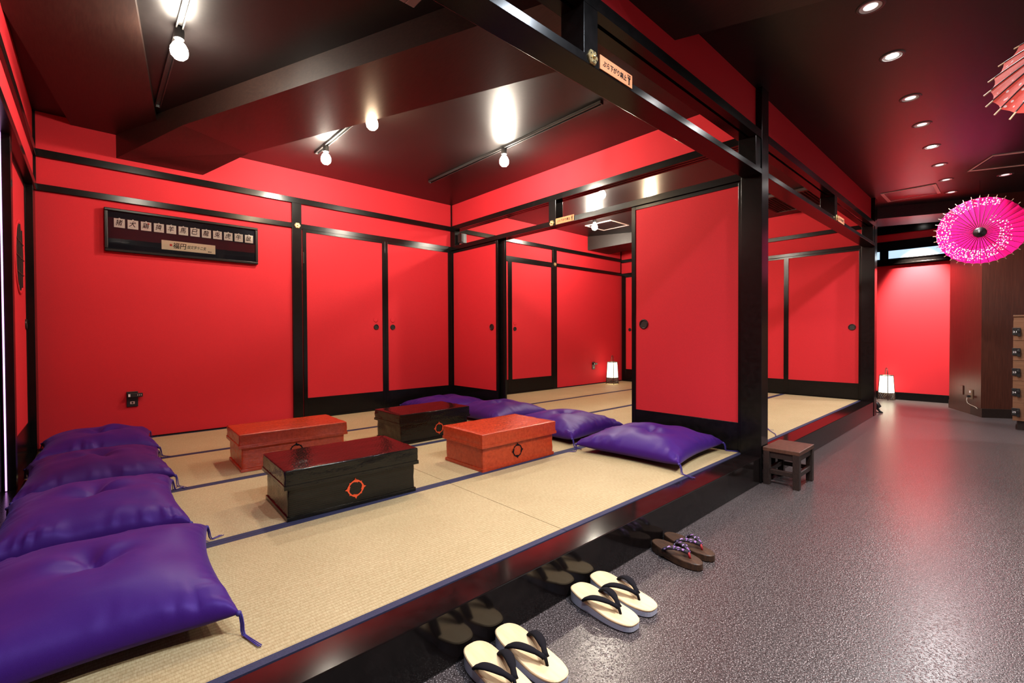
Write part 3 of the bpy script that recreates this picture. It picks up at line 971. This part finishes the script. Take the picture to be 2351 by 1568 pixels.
# ------------------------------------------------------------------ lacquered woven boxes
def emblem(mat, parent, x, z, y, R=0.039):
    n = 160
    m = MB()
    out, inn = [], []
    for k in range(n):
        a = 2 * PI * k / n
        q = (a / (PI / 2)) % 1.0
        q = q - 1 if q > 0.5 else q
        spike = max(0.0, 1 - abs(q + 0.02) / 0.085) ** 1.4
        q2 = ((a - PI / 4) / (PI / 2)) % 1.0
        q2 = q2 - 1 if q2 > 0.5 else q2
        small = max(0.0, 1 - abs(q2) / 0.06) ** 1.5
        base = 1.0 + 0.09 * max(0.0, 1 - abs(q) / 0.32)
        out.append(R * (base + 0.26 * spike + 0.13 * small))
        hook = max(0.0, 1 - abs(q - 0.20) / 0.06) ** 1.2
        thick = 0.17 + 0.10 * max(0.0, 1 - abs(q - 0.05) / 0.25)
        inn.append(R * (1.0 - thick - 0.12 * hook))
    for rr, dy in ((out, -0.0008), (inn, -0.0008)):
        m.v += [(x + r * math.sin(2 * PI * k / n), y + dy, z + r * math.cos(2 * PI * k / n)) for k, r in enumerate(rr)]
    m.f += [(k, (k + 1) % n, n + (k + 1) % n, n + k) for k in range(n)]
    m.build('painted_emblem', mat, parent)


def rough_block(x0, x1, y0, y1, z0, z1, nx, ny, nz, amp, seed, round_=0.006):
    bm = bmesh.new()
    bmesh.ops.create_cube(bm, size=1.0)
    bmesh.ops.subdivide_edges(bm, edges=bm.edges[:], cuts=14, use_grid_fill=True)
    cx, cy, cz = (x0 + x1) / 2, (y0 + y1) / 2, (z0 + z1) / 2
    for v in bm.verts:
        p = v.co
        q = Vector((cx + p.x * (x1 - x0), cy + p.y * (y1 - y0), cz + p.z * (z1 - z0)))
        s = Vector((q.x * 34 + seed, q.y * 34, q.z * 34))
        d = noise.noise(s) * amp
        e = sum(1 for c in p if abs(abs(c) - 0.5) < 1e-4)
        nrm = Vector(tuple((1 if c > 0 else -1) if abs(abs(c) - 0.5) < 1e-4 else 0 for c in p))
        if abs(q.z - z0) < 1e-6 and z0 < ST + 0.01:
            d = 0
        v.co = q + nrm * d
    return bm


def woven_box(label, cx, cy, rot, mk, ek, seed, ex, wl_=0.650, dl=0.412):
    t = thing('lacquer_box', label, 'box', (cx, cy, ST), rot, 'lacquered woven boxes')
    wb_, db = wl_ - 0.030, dl - 0.030
    parts = [('body', -wb_ / 2, wb_ / 2, -db / 2, db / 2, 0.0015, 0.170),
             ('lid', -wl_ / 2, wl_ / 2, -dl / 2, dl / 2, 0.148, 0.230),
             ('lid_band', -wl_ / 2 - 0.003, wl_ / 2 + 0.003, -dl / 2 - 0.003, dl / 2 + 0.003, 0.146, 0.164),
             ('base_band', -wb_ / 2 - 0.005, wb_ / 2 + 0.005, -db / 2 - 0.005, db / 2 + 0.005, 0.001, 0.020)]
    for nm, *b in parts:
        bm = rough_block(*b, 1, 1, 1, 0.0022, seed)
        me = bpy.data.meshes.new(nm)
        bm.to_mesh(me)
        bm.free()
        me.materials.append(MAT[mk])
        for p in me.polygons:
            p.use_smooth = True
        o = bpy.data.objects.new(nm, me)
        COL.objects.link(o)
        o.parent = t
        bv = o.modifiers.new('bevel', 'BEVEL')
        bv.width = 0.006 if nm in ('body', 'lid') else 0.003
        bv.segments = 2
        bv.limit_method = 'ANGLE'
        bv.angle_limit = math.radians(55)
    emblem(MAT[ek], t, ex, 0.085, -db / 2 - 0.0022)
    return t


woven_box('glossy black lacquered box with orange emblem, nearest the camera', 0.940, 2.335, math.radians(-2.0), 'boxblack', 'vermilion', 1.0, -0.006)
woven_box('vermilion lacquered box behind the near black box', 0.966, 3.318, math.radians(-1.6), 'boxred', 'ink', 9.0, 0.0)
woven_box('vermilion lacquered box beside the purple cushions with black emblem', 2.020, 2.330, math.radians(0.2), 'boxred', 'ink', 17.0, -0.025)
woven_box('black lacquered box at the back behind the vermilion one', 2.000, 3.284, math.radians(1.0), 'boxblack', 'vermilion', 25.0, 0.027)


# ------------------------------------------------------------------ zabuton cushions
def cushion_mesh(a, b, T, seed, n=64):
    rnd = random.Random(seed)
    ph = [rnd.uniform(0, 6.28) for _ in range(12)]
    m = MB()
    idx = {}

    def pos(u, v, side):
        pin = 0.10
        x = a * u * (1 - pin * (1 - v * v))
        y = b * v * (1 - pin * (1 - u * u))
        e = (1 - abs(u) ** 3.6) * (1 - abs(v) ** 3.6)
        h = T * max(0.0, e) ** 0.46 * (0.86 + 0.14 * math.cos(u * 1.5) * math.cos(v * 1.5))
        r2 = (x * x + y * y)
        dim = math.exp(-r2 / 0.0050) * 0.38 + math.exp(-r2 / 0.00030) * 0.22
        fold = 0.0
        th = math.atan2(y, x)
        fold += 0.12 * math.exp(-r2 / 0.02) * (1 - math.exp(-r2 / 0.0012)) * (math.cos(4 * th + ph[0]) * 0.6 + math.cos(3 * th + ph[1]) * 0.6)
        h *= (1 - dim * 0.75 + fold)
        du, dv = 1 - abs(u), 1 - abs(v)
        wr = 0.0
        for dist, along, k0 in ((du, v, 2), (dv, u, 6)):
            fall = math.exp(-(dist / 0.20) ** 2) * min(1.0, dist / 0.05)
            sg = 1.7 if (u if k0 == 2 else v) > 0 else 5.3
            s = 1 - 3.2 * abs(noise.noise(Vector((along * 6.5 + ph[k0] * 3, sg, dist * 2.0 + seed))))
            s += 0.6 * (1 - 3.2 * abs(noise.noise(Vector((along * 13.0 + ph[k0 + 1] * 3, sg, dist * 3.0)))))
            mod = max(0.0, 0.45 + 1.6 * noise.noise(Vector((along * 2.2 + ph[k0 + 2], sg, seed * 1.0))))
            wr += fall * s * mod * 0.0075
        nz = noise.noise(Vector((x * 7 + seed, y * 7, side * 3.0))) * 0.010 * min(1, 3 * min(du, dv))
        z = side * h
        if side > 0:
            z += wr + nz
            zz = T + z
        else:
            zz = T * 0.62 + z * 0.62
            zz = max(zz, 0.002)
        if side < 0:
            zz = min(zz, T * 0.62)
        base_edge = T * 0.62
        if side > 0:
            zz = base_edge + max(0.0, z) * 1.38
        return (x, y, zz)

    for side in (1, -1):
        for i in range(n + 1):
            for j in range(n + 1):
                u = -1 + 2 * i / n
                v = -1 + 2 * j / n
                u = math.sin(u * PI / 2) * 0.5 + u * 0.5
                v = math.sin(v * PI / 2) * 0.5 + v * 0.5
                edge = i in (0, n) or j in (0, n)
                key = (i, j, 0 if edge else side)
                if key in idx:
                    continue
                idx[key] = len(m.v)
                m.v.append(pos(u, v, side))
    for side in (1, -1):
        for i in range(n):
            for j in range(n):
                q = []
                for p, r in ((i, j), (i + 1, j), (i + 1, j + 1), (i, j + 1)):
                    edge = p in (0, n) or r in (0, n)
                    q.append(idx[(p, r, 0 if edge else side)])
                m.f.append(tuple(q if side > 0 else q[::-1]))
    return m


def tassel(par, x, y, z, dx, dy, ln, seed):
    rnd = random.Random(seed)
    m = MB().ball((x, y, z), 0.008, 10, 6)
    for k in range(3):
        w1, w2 = rnd.uniform(-0.02, 0.02), rnd.uniform(-0.02, 0.02)
        pts = []
        for i in range(8):
            f = i / 7
            out = 0.012 * min(1.0, f * 3) + (max(0.0, f - 0.5) * 2) ** 1.3 * ln * 0.55
            zz = max(0.0025, z - z * min(1.0, (f * 1.9) ** 1.3))
            pts.append((x + dx * out + w1 * f * f + 0.003 * k, y + dy * out + w2 * f * f - 0.003 * k, zz))
        m.tube(pts, [0.0020 if i < 5 else 0.0014 for i in range(8)], 5)
    m.build('tassel', MAT['tassel'], par, smooth=True)


def zabuton(label, cx, cy, rot, a, b, T, seed, lift=0.0):
    t = thing('floor_cushion', label, 'cushion', (cx, cy, ST + 0.0015 + lift), rot, 'purple satin floor cushions')
    cushion_mesh(a, b, T, seed).build('cover', MAT['satin'], t, smooth=True)
    for i, (sx, sy) in enumerate(((1, 1), (1, -1), (-1, 1), (-1, -1))):
        tassel(t, sx * (a - 0.004), sy * (b - 0.004), T * 0.62, sx * 0.35, (-1 if sy < 0 else 0.4), 0.16, seed * 5 + i)
    zt = T * 0.62 + T * 1.38 * 0.42
    m = MB().ball((0, 0, zt), 0.006, 8, 6)
    an = seed * 1.3
    m.tube([(0, 0, zt), (0.03 * math.cos(an), 0.03 * math.sin(an), zt + 0.018), (0.075 * math.cos(an), 0.075 * math.sin(an), zt + 0.045)], [0.003, 0.0025, 0.002], 6)
    m.build('centre_tuft', MAT['tassel'], t, smooth=True)
    return t


zabuton('purple satin floor cushion at lower left, nearest the camera', -0.005, 1.825, math.radians(-3), 0.315, 0.375, 0.088, 3)
zabuton('purple satin cushion second from the front along the left wall', -0.005, 2.650, math.radians(-1), 0.300, 0.375, 0.088, 5)
zabuton('purple satin cushion third from the front along the left wall', 0.010, 3.480, math.radians(1), 0.310, 0.375, 0.088, 8)
zabuton('purple satin cushion against the back wall in the left corner', 0.020, 4.345, math.radians(0), 0.310, 0.370, 0.088, 11)
zabuton('purple satin cushion at the front right beside the black pillar', 2.880, 1.720, math.radians(4), 0.370, 0.375, 0.088, 14)
zabuton('purple satin cushion in the doorway beside the vermilion box', 2.930, 2.560, math.radians(3), 0.360, 0.360, 0.088, 17)
zabuton('purple satin cushion third along the partition behind the vermilion box', 2.960, 3.420, math.radians(-2), 0.350, 0.370, 0.088, 21)
zabuton('purple satin cushion in the far room corner behind the black box', 2.900, 4.270, math.radians(1), 0.370, 0.370, 0.075, 26)


zb = zabuton('purple cushion of the far room hidden behind the pillar, only its cord showing', 3.930, 1.862, 0.0, 0.320, 0.375, 0.080, 31)
MB().tube([(0.316, -0.371, 0.050), (0.355, -0.385, 0.020), (0.388, -0.420, 0.004), (0.372, -0.437, 0.004), (0.30, -0.472, 0.004), (0.22, -0.527, 0.004), (0.165, -0.562, 0.004), (0.11, -0.580, 0.004)], 0.003, 6).build('long_cord', MAT['tassel'], zb, smooth=True)


# ------------------------------------------------------------------ sandals
def sole_outline(L, Wd, n=40, sq=2.6, waist=0.06):
    pts = []
    for k in range(n):
        a = 2 * PI * k / n
        c, s = math.cos(a), math.sin(a)
        y = (abs(s) ** (2 / sq)) * (1 if s >= 0 else -1) * L / 2
        x = (abs(c) ** (2 / sq)) * (1 if c >= 0 else -1) * Wd / 2
        x *= 1 - waist * math.exp(-((y - 0.02) / (L * 0.22)) ** 2)
        pts.append((x, y))
    return pts


def slab(pts, zt, zb, bulge=0.0):
    n = len(pts)
    m = MB()
    for s, f in ((0.965, zb), (1.0, lambda y: zb(y) + 0.003), (1.0, lambda y: zt(y) - 0.003), (0.97, zt)):
        m.v += [(x * s, y * s, f(y * s)) for x, y in pts]
    for r in range(3):
        m.f += [(r * n + i, r * n + (i + 1) % n, (r + 1) * n + (i + 1) % n, (r + 1) * n + i) for i in range(n)]
    m.f.append(tuple(range(n - 1, -1, -1)))
    m.f.append(tuple(range(3 * n, 4 * n)))
    return m


def bez(p0, p1, p2, p3, n=14):
    out = []
    for i in range(n + 1):
        t = i / n
        out.append(tuple((1 - t) ** 3 * a + 3 * (1 - t) ** 2 * t * b + 3 * (1 - t) * t * t * c + t ** 3 * d for a, b, c, d in zip(p0, p1, p2, p3)))
    return out


def strap_band(pts, wid, thick):
    m = MB()
    n = len(pts)
    P = [Vector(p) for p in pts]
    K = 8
    for i in range(n):
        t = (P[min(i + 1, n - 1)] - P[max(i - 1, 0)]).normalized()
        side = t.cross(Vector((0, 0, 1))).normalized()
        up = side.cross(t).normalized()
        f = i / (n - 1)
        ww = wid * (0.55 + 0.45 * math.sin(PI * min(1, f * 1.25 + 0.05)) ** 0.5) if f < 0.97 else wid * 0.7
        for k in range(K):
            q = 2 * PI * k / K
            tilt = 0.35
            v = side * (math.cos(q) * ww / 2) + up * (math.sin(q) * thick / 2 + math.cos(q) * ww * 0.5 * tilt * (1 if side.x * pts[0][0] > 0 else -1) * 0)
            m.v.append(tuple(P[i] + v))
    m.f += [(i * K + k, i * K + (k + 1) % K, (i + 1) * K + (k + 1) % K, (i + 1) * K + k) for i in range(n - 1) for k in range(K)]
    m.f.append(tuple(range(K - 1, -1, -1)))
    m.f.append(tuple(range((n - 1) * K, n * K)))
    return m


def setta(name, label, cx, cy, rot):
    t = thing(name, label, 'sandal', (cx, cy, 0), rot, 'straw sandals with black velvet straps')
    L, Wd = 0.278, 0.106
    pts = sole_outline(L, Wd, 44, 2.9, 0.05)
    top = lambda y: 0.030 + 0.017 * max(0.0, min(1.0, (y + 0.06) / 0.16)) ** 1.2
    slab(pts, lambda y: top(y) - 0.0075, lambda y: 0.0015 if y < 0.02 or y > 0.055 else 0.005).build('foam_sole', MAT['foam'], t, smooth=False)
    slab([(x * 1.01, y * 1.006) for x, y in pts], top, lambda y: top(y) - 0.009).build('footbed', MAT['paulownia'], t, smooth=False)
    toe = (0, -0.075, top(-0.075))
    for s in (-1, 1):
        p0 = (s * 0.045, 0.052, top(0.05) - 0.002)
        pts2 = bez(p0, (s * 0.050, 0.02, top(0) + 0.040), (s * 0.022, -0.035, top(0) + 0.034), (s * 0.003, -0.066, toe[2] + 0.020))
        strap_band(pts2, 0.032, 0.012).build('strap', MAT['velvet'], t, smooth=True)
    MB().tube([(0, -0.064, toe[2] + 0.022), (0, -0.070, toe[2] + 0.012), (0, -0.076, toe[2] - 0.002)], [0.006, 0.005, 0.0045], 8).build('toe_thong', MAT['velvet'], t, smooth=True)
    return t


def geta(name, label, cx, cy, rot):
    t = thing(name, label, 'sandal', (cx, cy, 0), rot, 'dark wooden sandals with patterned straps')
    L, Wd = 0.252, 0.092
    pts = sole_outline(L, Wd, 44, 2.3, 0.04)
    top = lambda y: 0.032 + 0.012 * max(0.0, min(1.0, (y + 0.05) / 0.14))

    def low(y):
        if y > 0.045:
            return 0.0015
        f = max(0.0, 1 - ((y - 0.012) / 0.036) ** 2)
        return 0.0015 + 0.016 * f
    n = len(pts)
    slab(pts, top, low).build('wooden_sole', MAT['geta'], t, smooth=False)
    for s in (-1, 1):
        p0 = (s * 0.040, 0.038, top(0.04) - 0.002)
        pts2 = bez(p0, (s * 0.046, 0.012, top(0) + 0.034), (s * 0.022, -0.035, top(0) + 0.032), (s * 0.003, -0.060, 0.032 + 0.022))
        strap_band(pts2, 0.030, 0.015).build('strap', MAT['strap'], t, smooth=True)
    MB().tube([(0, -0.060, 0.054), (0, -0.066, 0.044), (0, -0.070, 0.030)], [0.0065, 0.0055, 0.005], 8).build('toe_thong', MAT['redstrap'], t, smooth=True)
    return t


setta('straw_sandal', 'left straw sandal of the nearest pair, cut by the bottom edge', 0.841, 0.983, math.radians(-1.5))
setta('straw_sandal', 'right straw sandal of the nearest pair', 0.967, 0.985, math.radians(-1.5))
setta('straw_sandal', 'left straw sandal of the middle pair on the floor', 1.335, 0.983, math.radians(-2.5))
setta('straw_sandal', 'right straw sandal of the middle pair on the floor', 1.455, 0.985, math.radians(-2.5))
geta('wooden_sandal', 'left dark wooden sandal with purple flowered straps', 1.890, 0.998, math.radians(-9))
geta('wooden_sandal', 'right dark wooden sandal with purple flowered straps', 2.002, 0.998, math.radians(-8))

# ------------------------------------------------------------------ step stool
t = thing('step_stool', 'small dark wooden step stool in front of the tall pillar', 'stool', (3.440, 1.012, 0))
a, b, h = 0.160, 0.108, 0.246
box(-a, a, -b, b, h - 0.026, h).build('seat', MAT['stooltop'], t, bevel=0.003)
for sx in (-1, 1):
    for sy in (-1, 1):
        x, y = sx * (a - 0.021), sy * (b - 0.021)
        box(x - 0.019, x + 0.019, y - 0.019, y + 0.019, 0.0, h - 0.026).build('leg', MAT['stoolwood'], t, bevel=0.002)
for sx in (-1, 1):
    x = sx * (a - 0.021)
    box(x - 0.011, x + 0.011, -b + 0.040, b - 0.040, h - 0.066, h - 0.026).build('apron', MAT['stoolwood'], t)
    box(x - 0.011, x + 0.011, -b + 0.040, b - 0.040, 0.074, 0.104).build('stretcher', MAT['stoolwood'], t, bevel=0.002)
for sy in (-1, 1):
    y = sy * (b - 0.021)
    box(-a + 0.040, a - 0.040, y - 0.011, y + 0.011, h - 0.066, h - 0.026).build('apron', MAT['stoolwood'], t)
    box(-a + 0.040, a - 0.040, y - 0.011, y + 0.011, 0.074, 0.104).build('stretcher', MAT['stoolwood'], t, bevel=0.002)


# ------------------------------------------------------------------ lanterns
def lantern(label, loc, rot):
    t = thing('paper_lantern', label, 'lantern', loc, rot, 'glowing floor lanterns')
    MB().lathe([(0.094, 0.108), (0.093, 0.112), (0.086, 0.24), (0.078, 0.366)], 32, (0, 0, 0), caps=False).build('paper_shade', MAT['shade'], t, smooth=True)
    MB().lathe([(0.080, 0.364), (0.082, 0.366), (0.082, 0.374), (0.076, 0.374), (0.076, 0.366)], 32, caps=False).build('top_ring', MAT['lanternmetal'], t)
    MB().lathe([(0.096, 0.102), (0.097, 0.104), (0.097, 0.112), (0.094, 0.112)], 32, caps=False).build('lower_ring', MAT['lanternmetal'], t)
    MB().lathe([(0.098, 0.012), (0.101, 0.014), (0.101, 0.022), (0.096, 0.022)], 32, caps=False).build('base_ring', MAT['lanternmetal'], t)
    m = MB()
    for k in range(22):
        for s in (-1, 1):
            pts = []
            for i in range(5):
                f = i / 4
                an = 2 * PI * k / 22 + s * f * 0.55
                r = 0.0995 - 0.004 * f
                pts.append((r * math.cos(an), r * math.sin(an), 0.018 + f * 0.086))
            m.tube(pts, 0.0040, 4, False)
    lat = m.build('lattice_base', MAT['lanternmetal'], t)
    lat['kind'] = 'stuff'
    for k in range(4):
        an = PI / 4 + PI / 2 * k
        c, s = math.cos(an), math.sin(an)
        MB().tube([(0.103 * c, 0.103 * s, 0.0), (0.099 * c, 0.099 * s, 0.105), (0.083 * c, 0.083 * s, 0.374)], 0.0050, 6).build('leg', MAT['lanternmetal'], t)
    pts = []
    for i in range(13):
        a = PI * i / 12
        pts.append((0.080 * math.cos(a) * math.cos(PI / 4), 0.080 * math.cos(a) * math.sin(PI / 4), 0.372 + 0.108 * math.sin(a)))
    MB().tube(pts, 0.0050, 6).build('hoop_handle', MAT['bronze'], t, smooth=True)
    return t


lantern('glowing paper lantern on the tatami in the far room corner', (6.450, 4.555, ST), math.radians(2))
lantern('glowing paper lantern on the corridor floor by the red end wall', (8.83, 1.285, 0), math.radians(-26))


# ------------------------------------------------------------------ paper umbrellas
def umbrella(label, hub, normal, R, depth, canopy, ribs, spin, wire_to):
    t = thing('paper_umbrella', label, 'umbrella', hub, 0, 'hanging paper umbrellas')
    q = Vector(normal).normalized().to_track_quat('Z', 'Y')
    t.rotation_mode = 'QUATERNION'
    from mathutils import Quaternion
    t.rotation_quaternion = q @ Quaternion((0, 0, 1), spin)
    m = MB()
    nr, sub = 14, 4
    na = ribs * sub

    def pt(f, a):
        k = (a * ribs / (2 * PI)) % 1.0
        sag = math.sin(PI * k)
        r = R * f * (1 - 0.022 * sag * f ** 4)
        z = -depth * f ** 1.35 - 0.006 * sag * f
        return (r * math.cos(a), r * math.sin(a), z)
    for i in range(nr + 1):
        for k in range(na):
            m.v.append(pt(max(0.03, i / nr), 2 * PI * k / na))
    m.f += [(i * na + k, i * na + (k + 1) % na, (i + 1) * na + (k + 1) % na, (i + 1) * na + k) for i in range(nr) for k in range(na)]
    m.build('canopy', canopy, t, smooth=True)
    rm = None
    for k in range(ribs):
        a = 2 * PI * k / ribs
        rb = MB()
        pts = [pt(f, a) for f in (0.05, 0.2, 0.4, 0.6, 0.8, 0.99)]
        rb.tube([(x, y, z + 0.0018) for x, y, z in pts], [0.0036, 0.0034, 0.0031, 0.0028, 0.0024, 0.0020], 5)
        r_ = rb.build('rib', MAT['ribblack'], t)
        x, y, z = pt(1.0, a)
        x2, y2, z2 = pt(1.06, a)
        MB().tube([pt(0.985, a), (x2, y2, z2)], [0.0028, 0.0032], 6).build('rib_tip', MAT['bamboo'], r_)
    MB().lathe([(0.052, -0.010), (0.050, 0.004), (0.036, 0.014), (0.012, 0.018), (0.010, 0.030), (0.002, 0.032)], 24).build('hub_cap', MAT['ribblack'], t, smooth=True)
    MB().lathe([(0.40 * R, -depth * 0.30 - 0.045), (0.405 * R, -depth * 0.30 - 0.040), (0.40 * R, -depth * 0.30 - 0.035)], 32, caps=False).build('stretcher_ring', MAT['ribblack'], t)
    MB().tube([(0, 0, 0.01), (0, 0, -0.42)], 0.008, 8).build('shaft', MAT['bamboo'], t)
    inv = t.rotation_quaternion.inverted()
    up = inv @ (Vector(wire_to) - Vector(hub))
    st = Vector((0, 0, -0.20))
    MB().tube([tuple(st), tuple(up)], 0.001, 4).build('hanging_wire', MAT['wire'], t)
    return t


hub1 = (6.75, 0.238, 2.035)
umbrella('open pink paper umbrella with white blossom print hung by the wood column', hub1, (-0.98, 0.02, -0.30), 0.345, 0.085, MAT['pinkpaper'], 36, 0.0, (7.0, 0.25, ZC - 0.001))
hub2 = (2.546, -0.237, 2.107)
umbrella('open pale red paper umbrella cut off by the right picture edge', hub2, (-0.75, 0.33, 0.573), 0.36, 0.10, MAT['redpaper'], 28, 0.0, (2.7, -0.30, ZC - 0.001))

# ------------------------------------------------------------------ lockers at the right edge
t = thing('locker_cabinet', 'light brown wooden locker tower with black number locks at right edge', 'locker', (6.99, 0.0, 0))
box(0.012, 0.42, -1.0, -0.004, 0.10, 1.165).build('carcass', MAT['lockerwood'], t)
box(0.03, 0.42, -1.0, -0.035, 0.0, 0.10).build('plinth', MAT['stoolwood'], t)
box(0.0, 0.42, -1.0, 0.0, 1.165, 1.180).build('top_board', MAT['lockerwood'], t, bevel=0.002)
for i, zc in enumerate((1.005, 0.797, 0.590, 0.383, 0.180)):
    dd = box(0.0, 0.014, -0.34, -0.002, zc - 0.085, zc + 0.118).build('locker_door', MAT['lockerwood'], t, bevel=0.0015)
    lk = box(-0.012, 0.0, -0.030, 0.006, zc - 0.030, zc + 0.045).build('number_lock', MAT['plastic'], dd, bevel=0.002)
    MB().lathe([(0.014, -0.0), (0.014, -0.030), (0.010, -0.034)], 14, (0, -0.040, zc + 0.014), 'X').build('lock_knob', MAT['plastic'], dd, smooth=False)
    box(-0.020, 0.0, -0.052, -0.030, zc - 0.042, zc + 0.045).build('lock_case', MAT['plastic'], dd, bevel=0.003)
    tm = text_mesh('lock_number', ('21', '22', '23', '24', '25')[i], MAT['white'], lk, 0.026, 0.018, 0, 0, 0)
    for v in tm.data.vertices:
        v.co = (-0.0125, -0.012 - v.co.x, zc + 0.004 + v.co.z)

# ------------------------------------------------------------------ foot of a black stand behind the far pillar
t = thing('iron_stand', 'curved black foot of a stand beside the far pillar', 'stand', (7.30, 1.165, 0))
MB().tube([(0.01, 0.02, 0.135), (0.015, -0.010, 0.110), (0.01, -0.028, 0.080), (0.01, -0.012, 0.050), (0.0, -0.040, 0.018), (-0.01, -0.070, 0.006)], [0.016, 0.024, 0.026, 0.016, 0.012, 0.007], 8).build('claw_leg', MAT['plastic'], t, smooth=True)
MB().tube([(0.02, 0.10, 0.006), (0.0, -0.055, 0.006)], 0.006, 6).build('foot_bar', MAT['plastic'], t)
MB().lathe([(0.06, 0.125), (0.065, 0.130), (0.065, 0.145), (0.06, 0.150)], 16, (0.01, 0.06, 0)).build('stand_ring', MAT['plastic'], t)
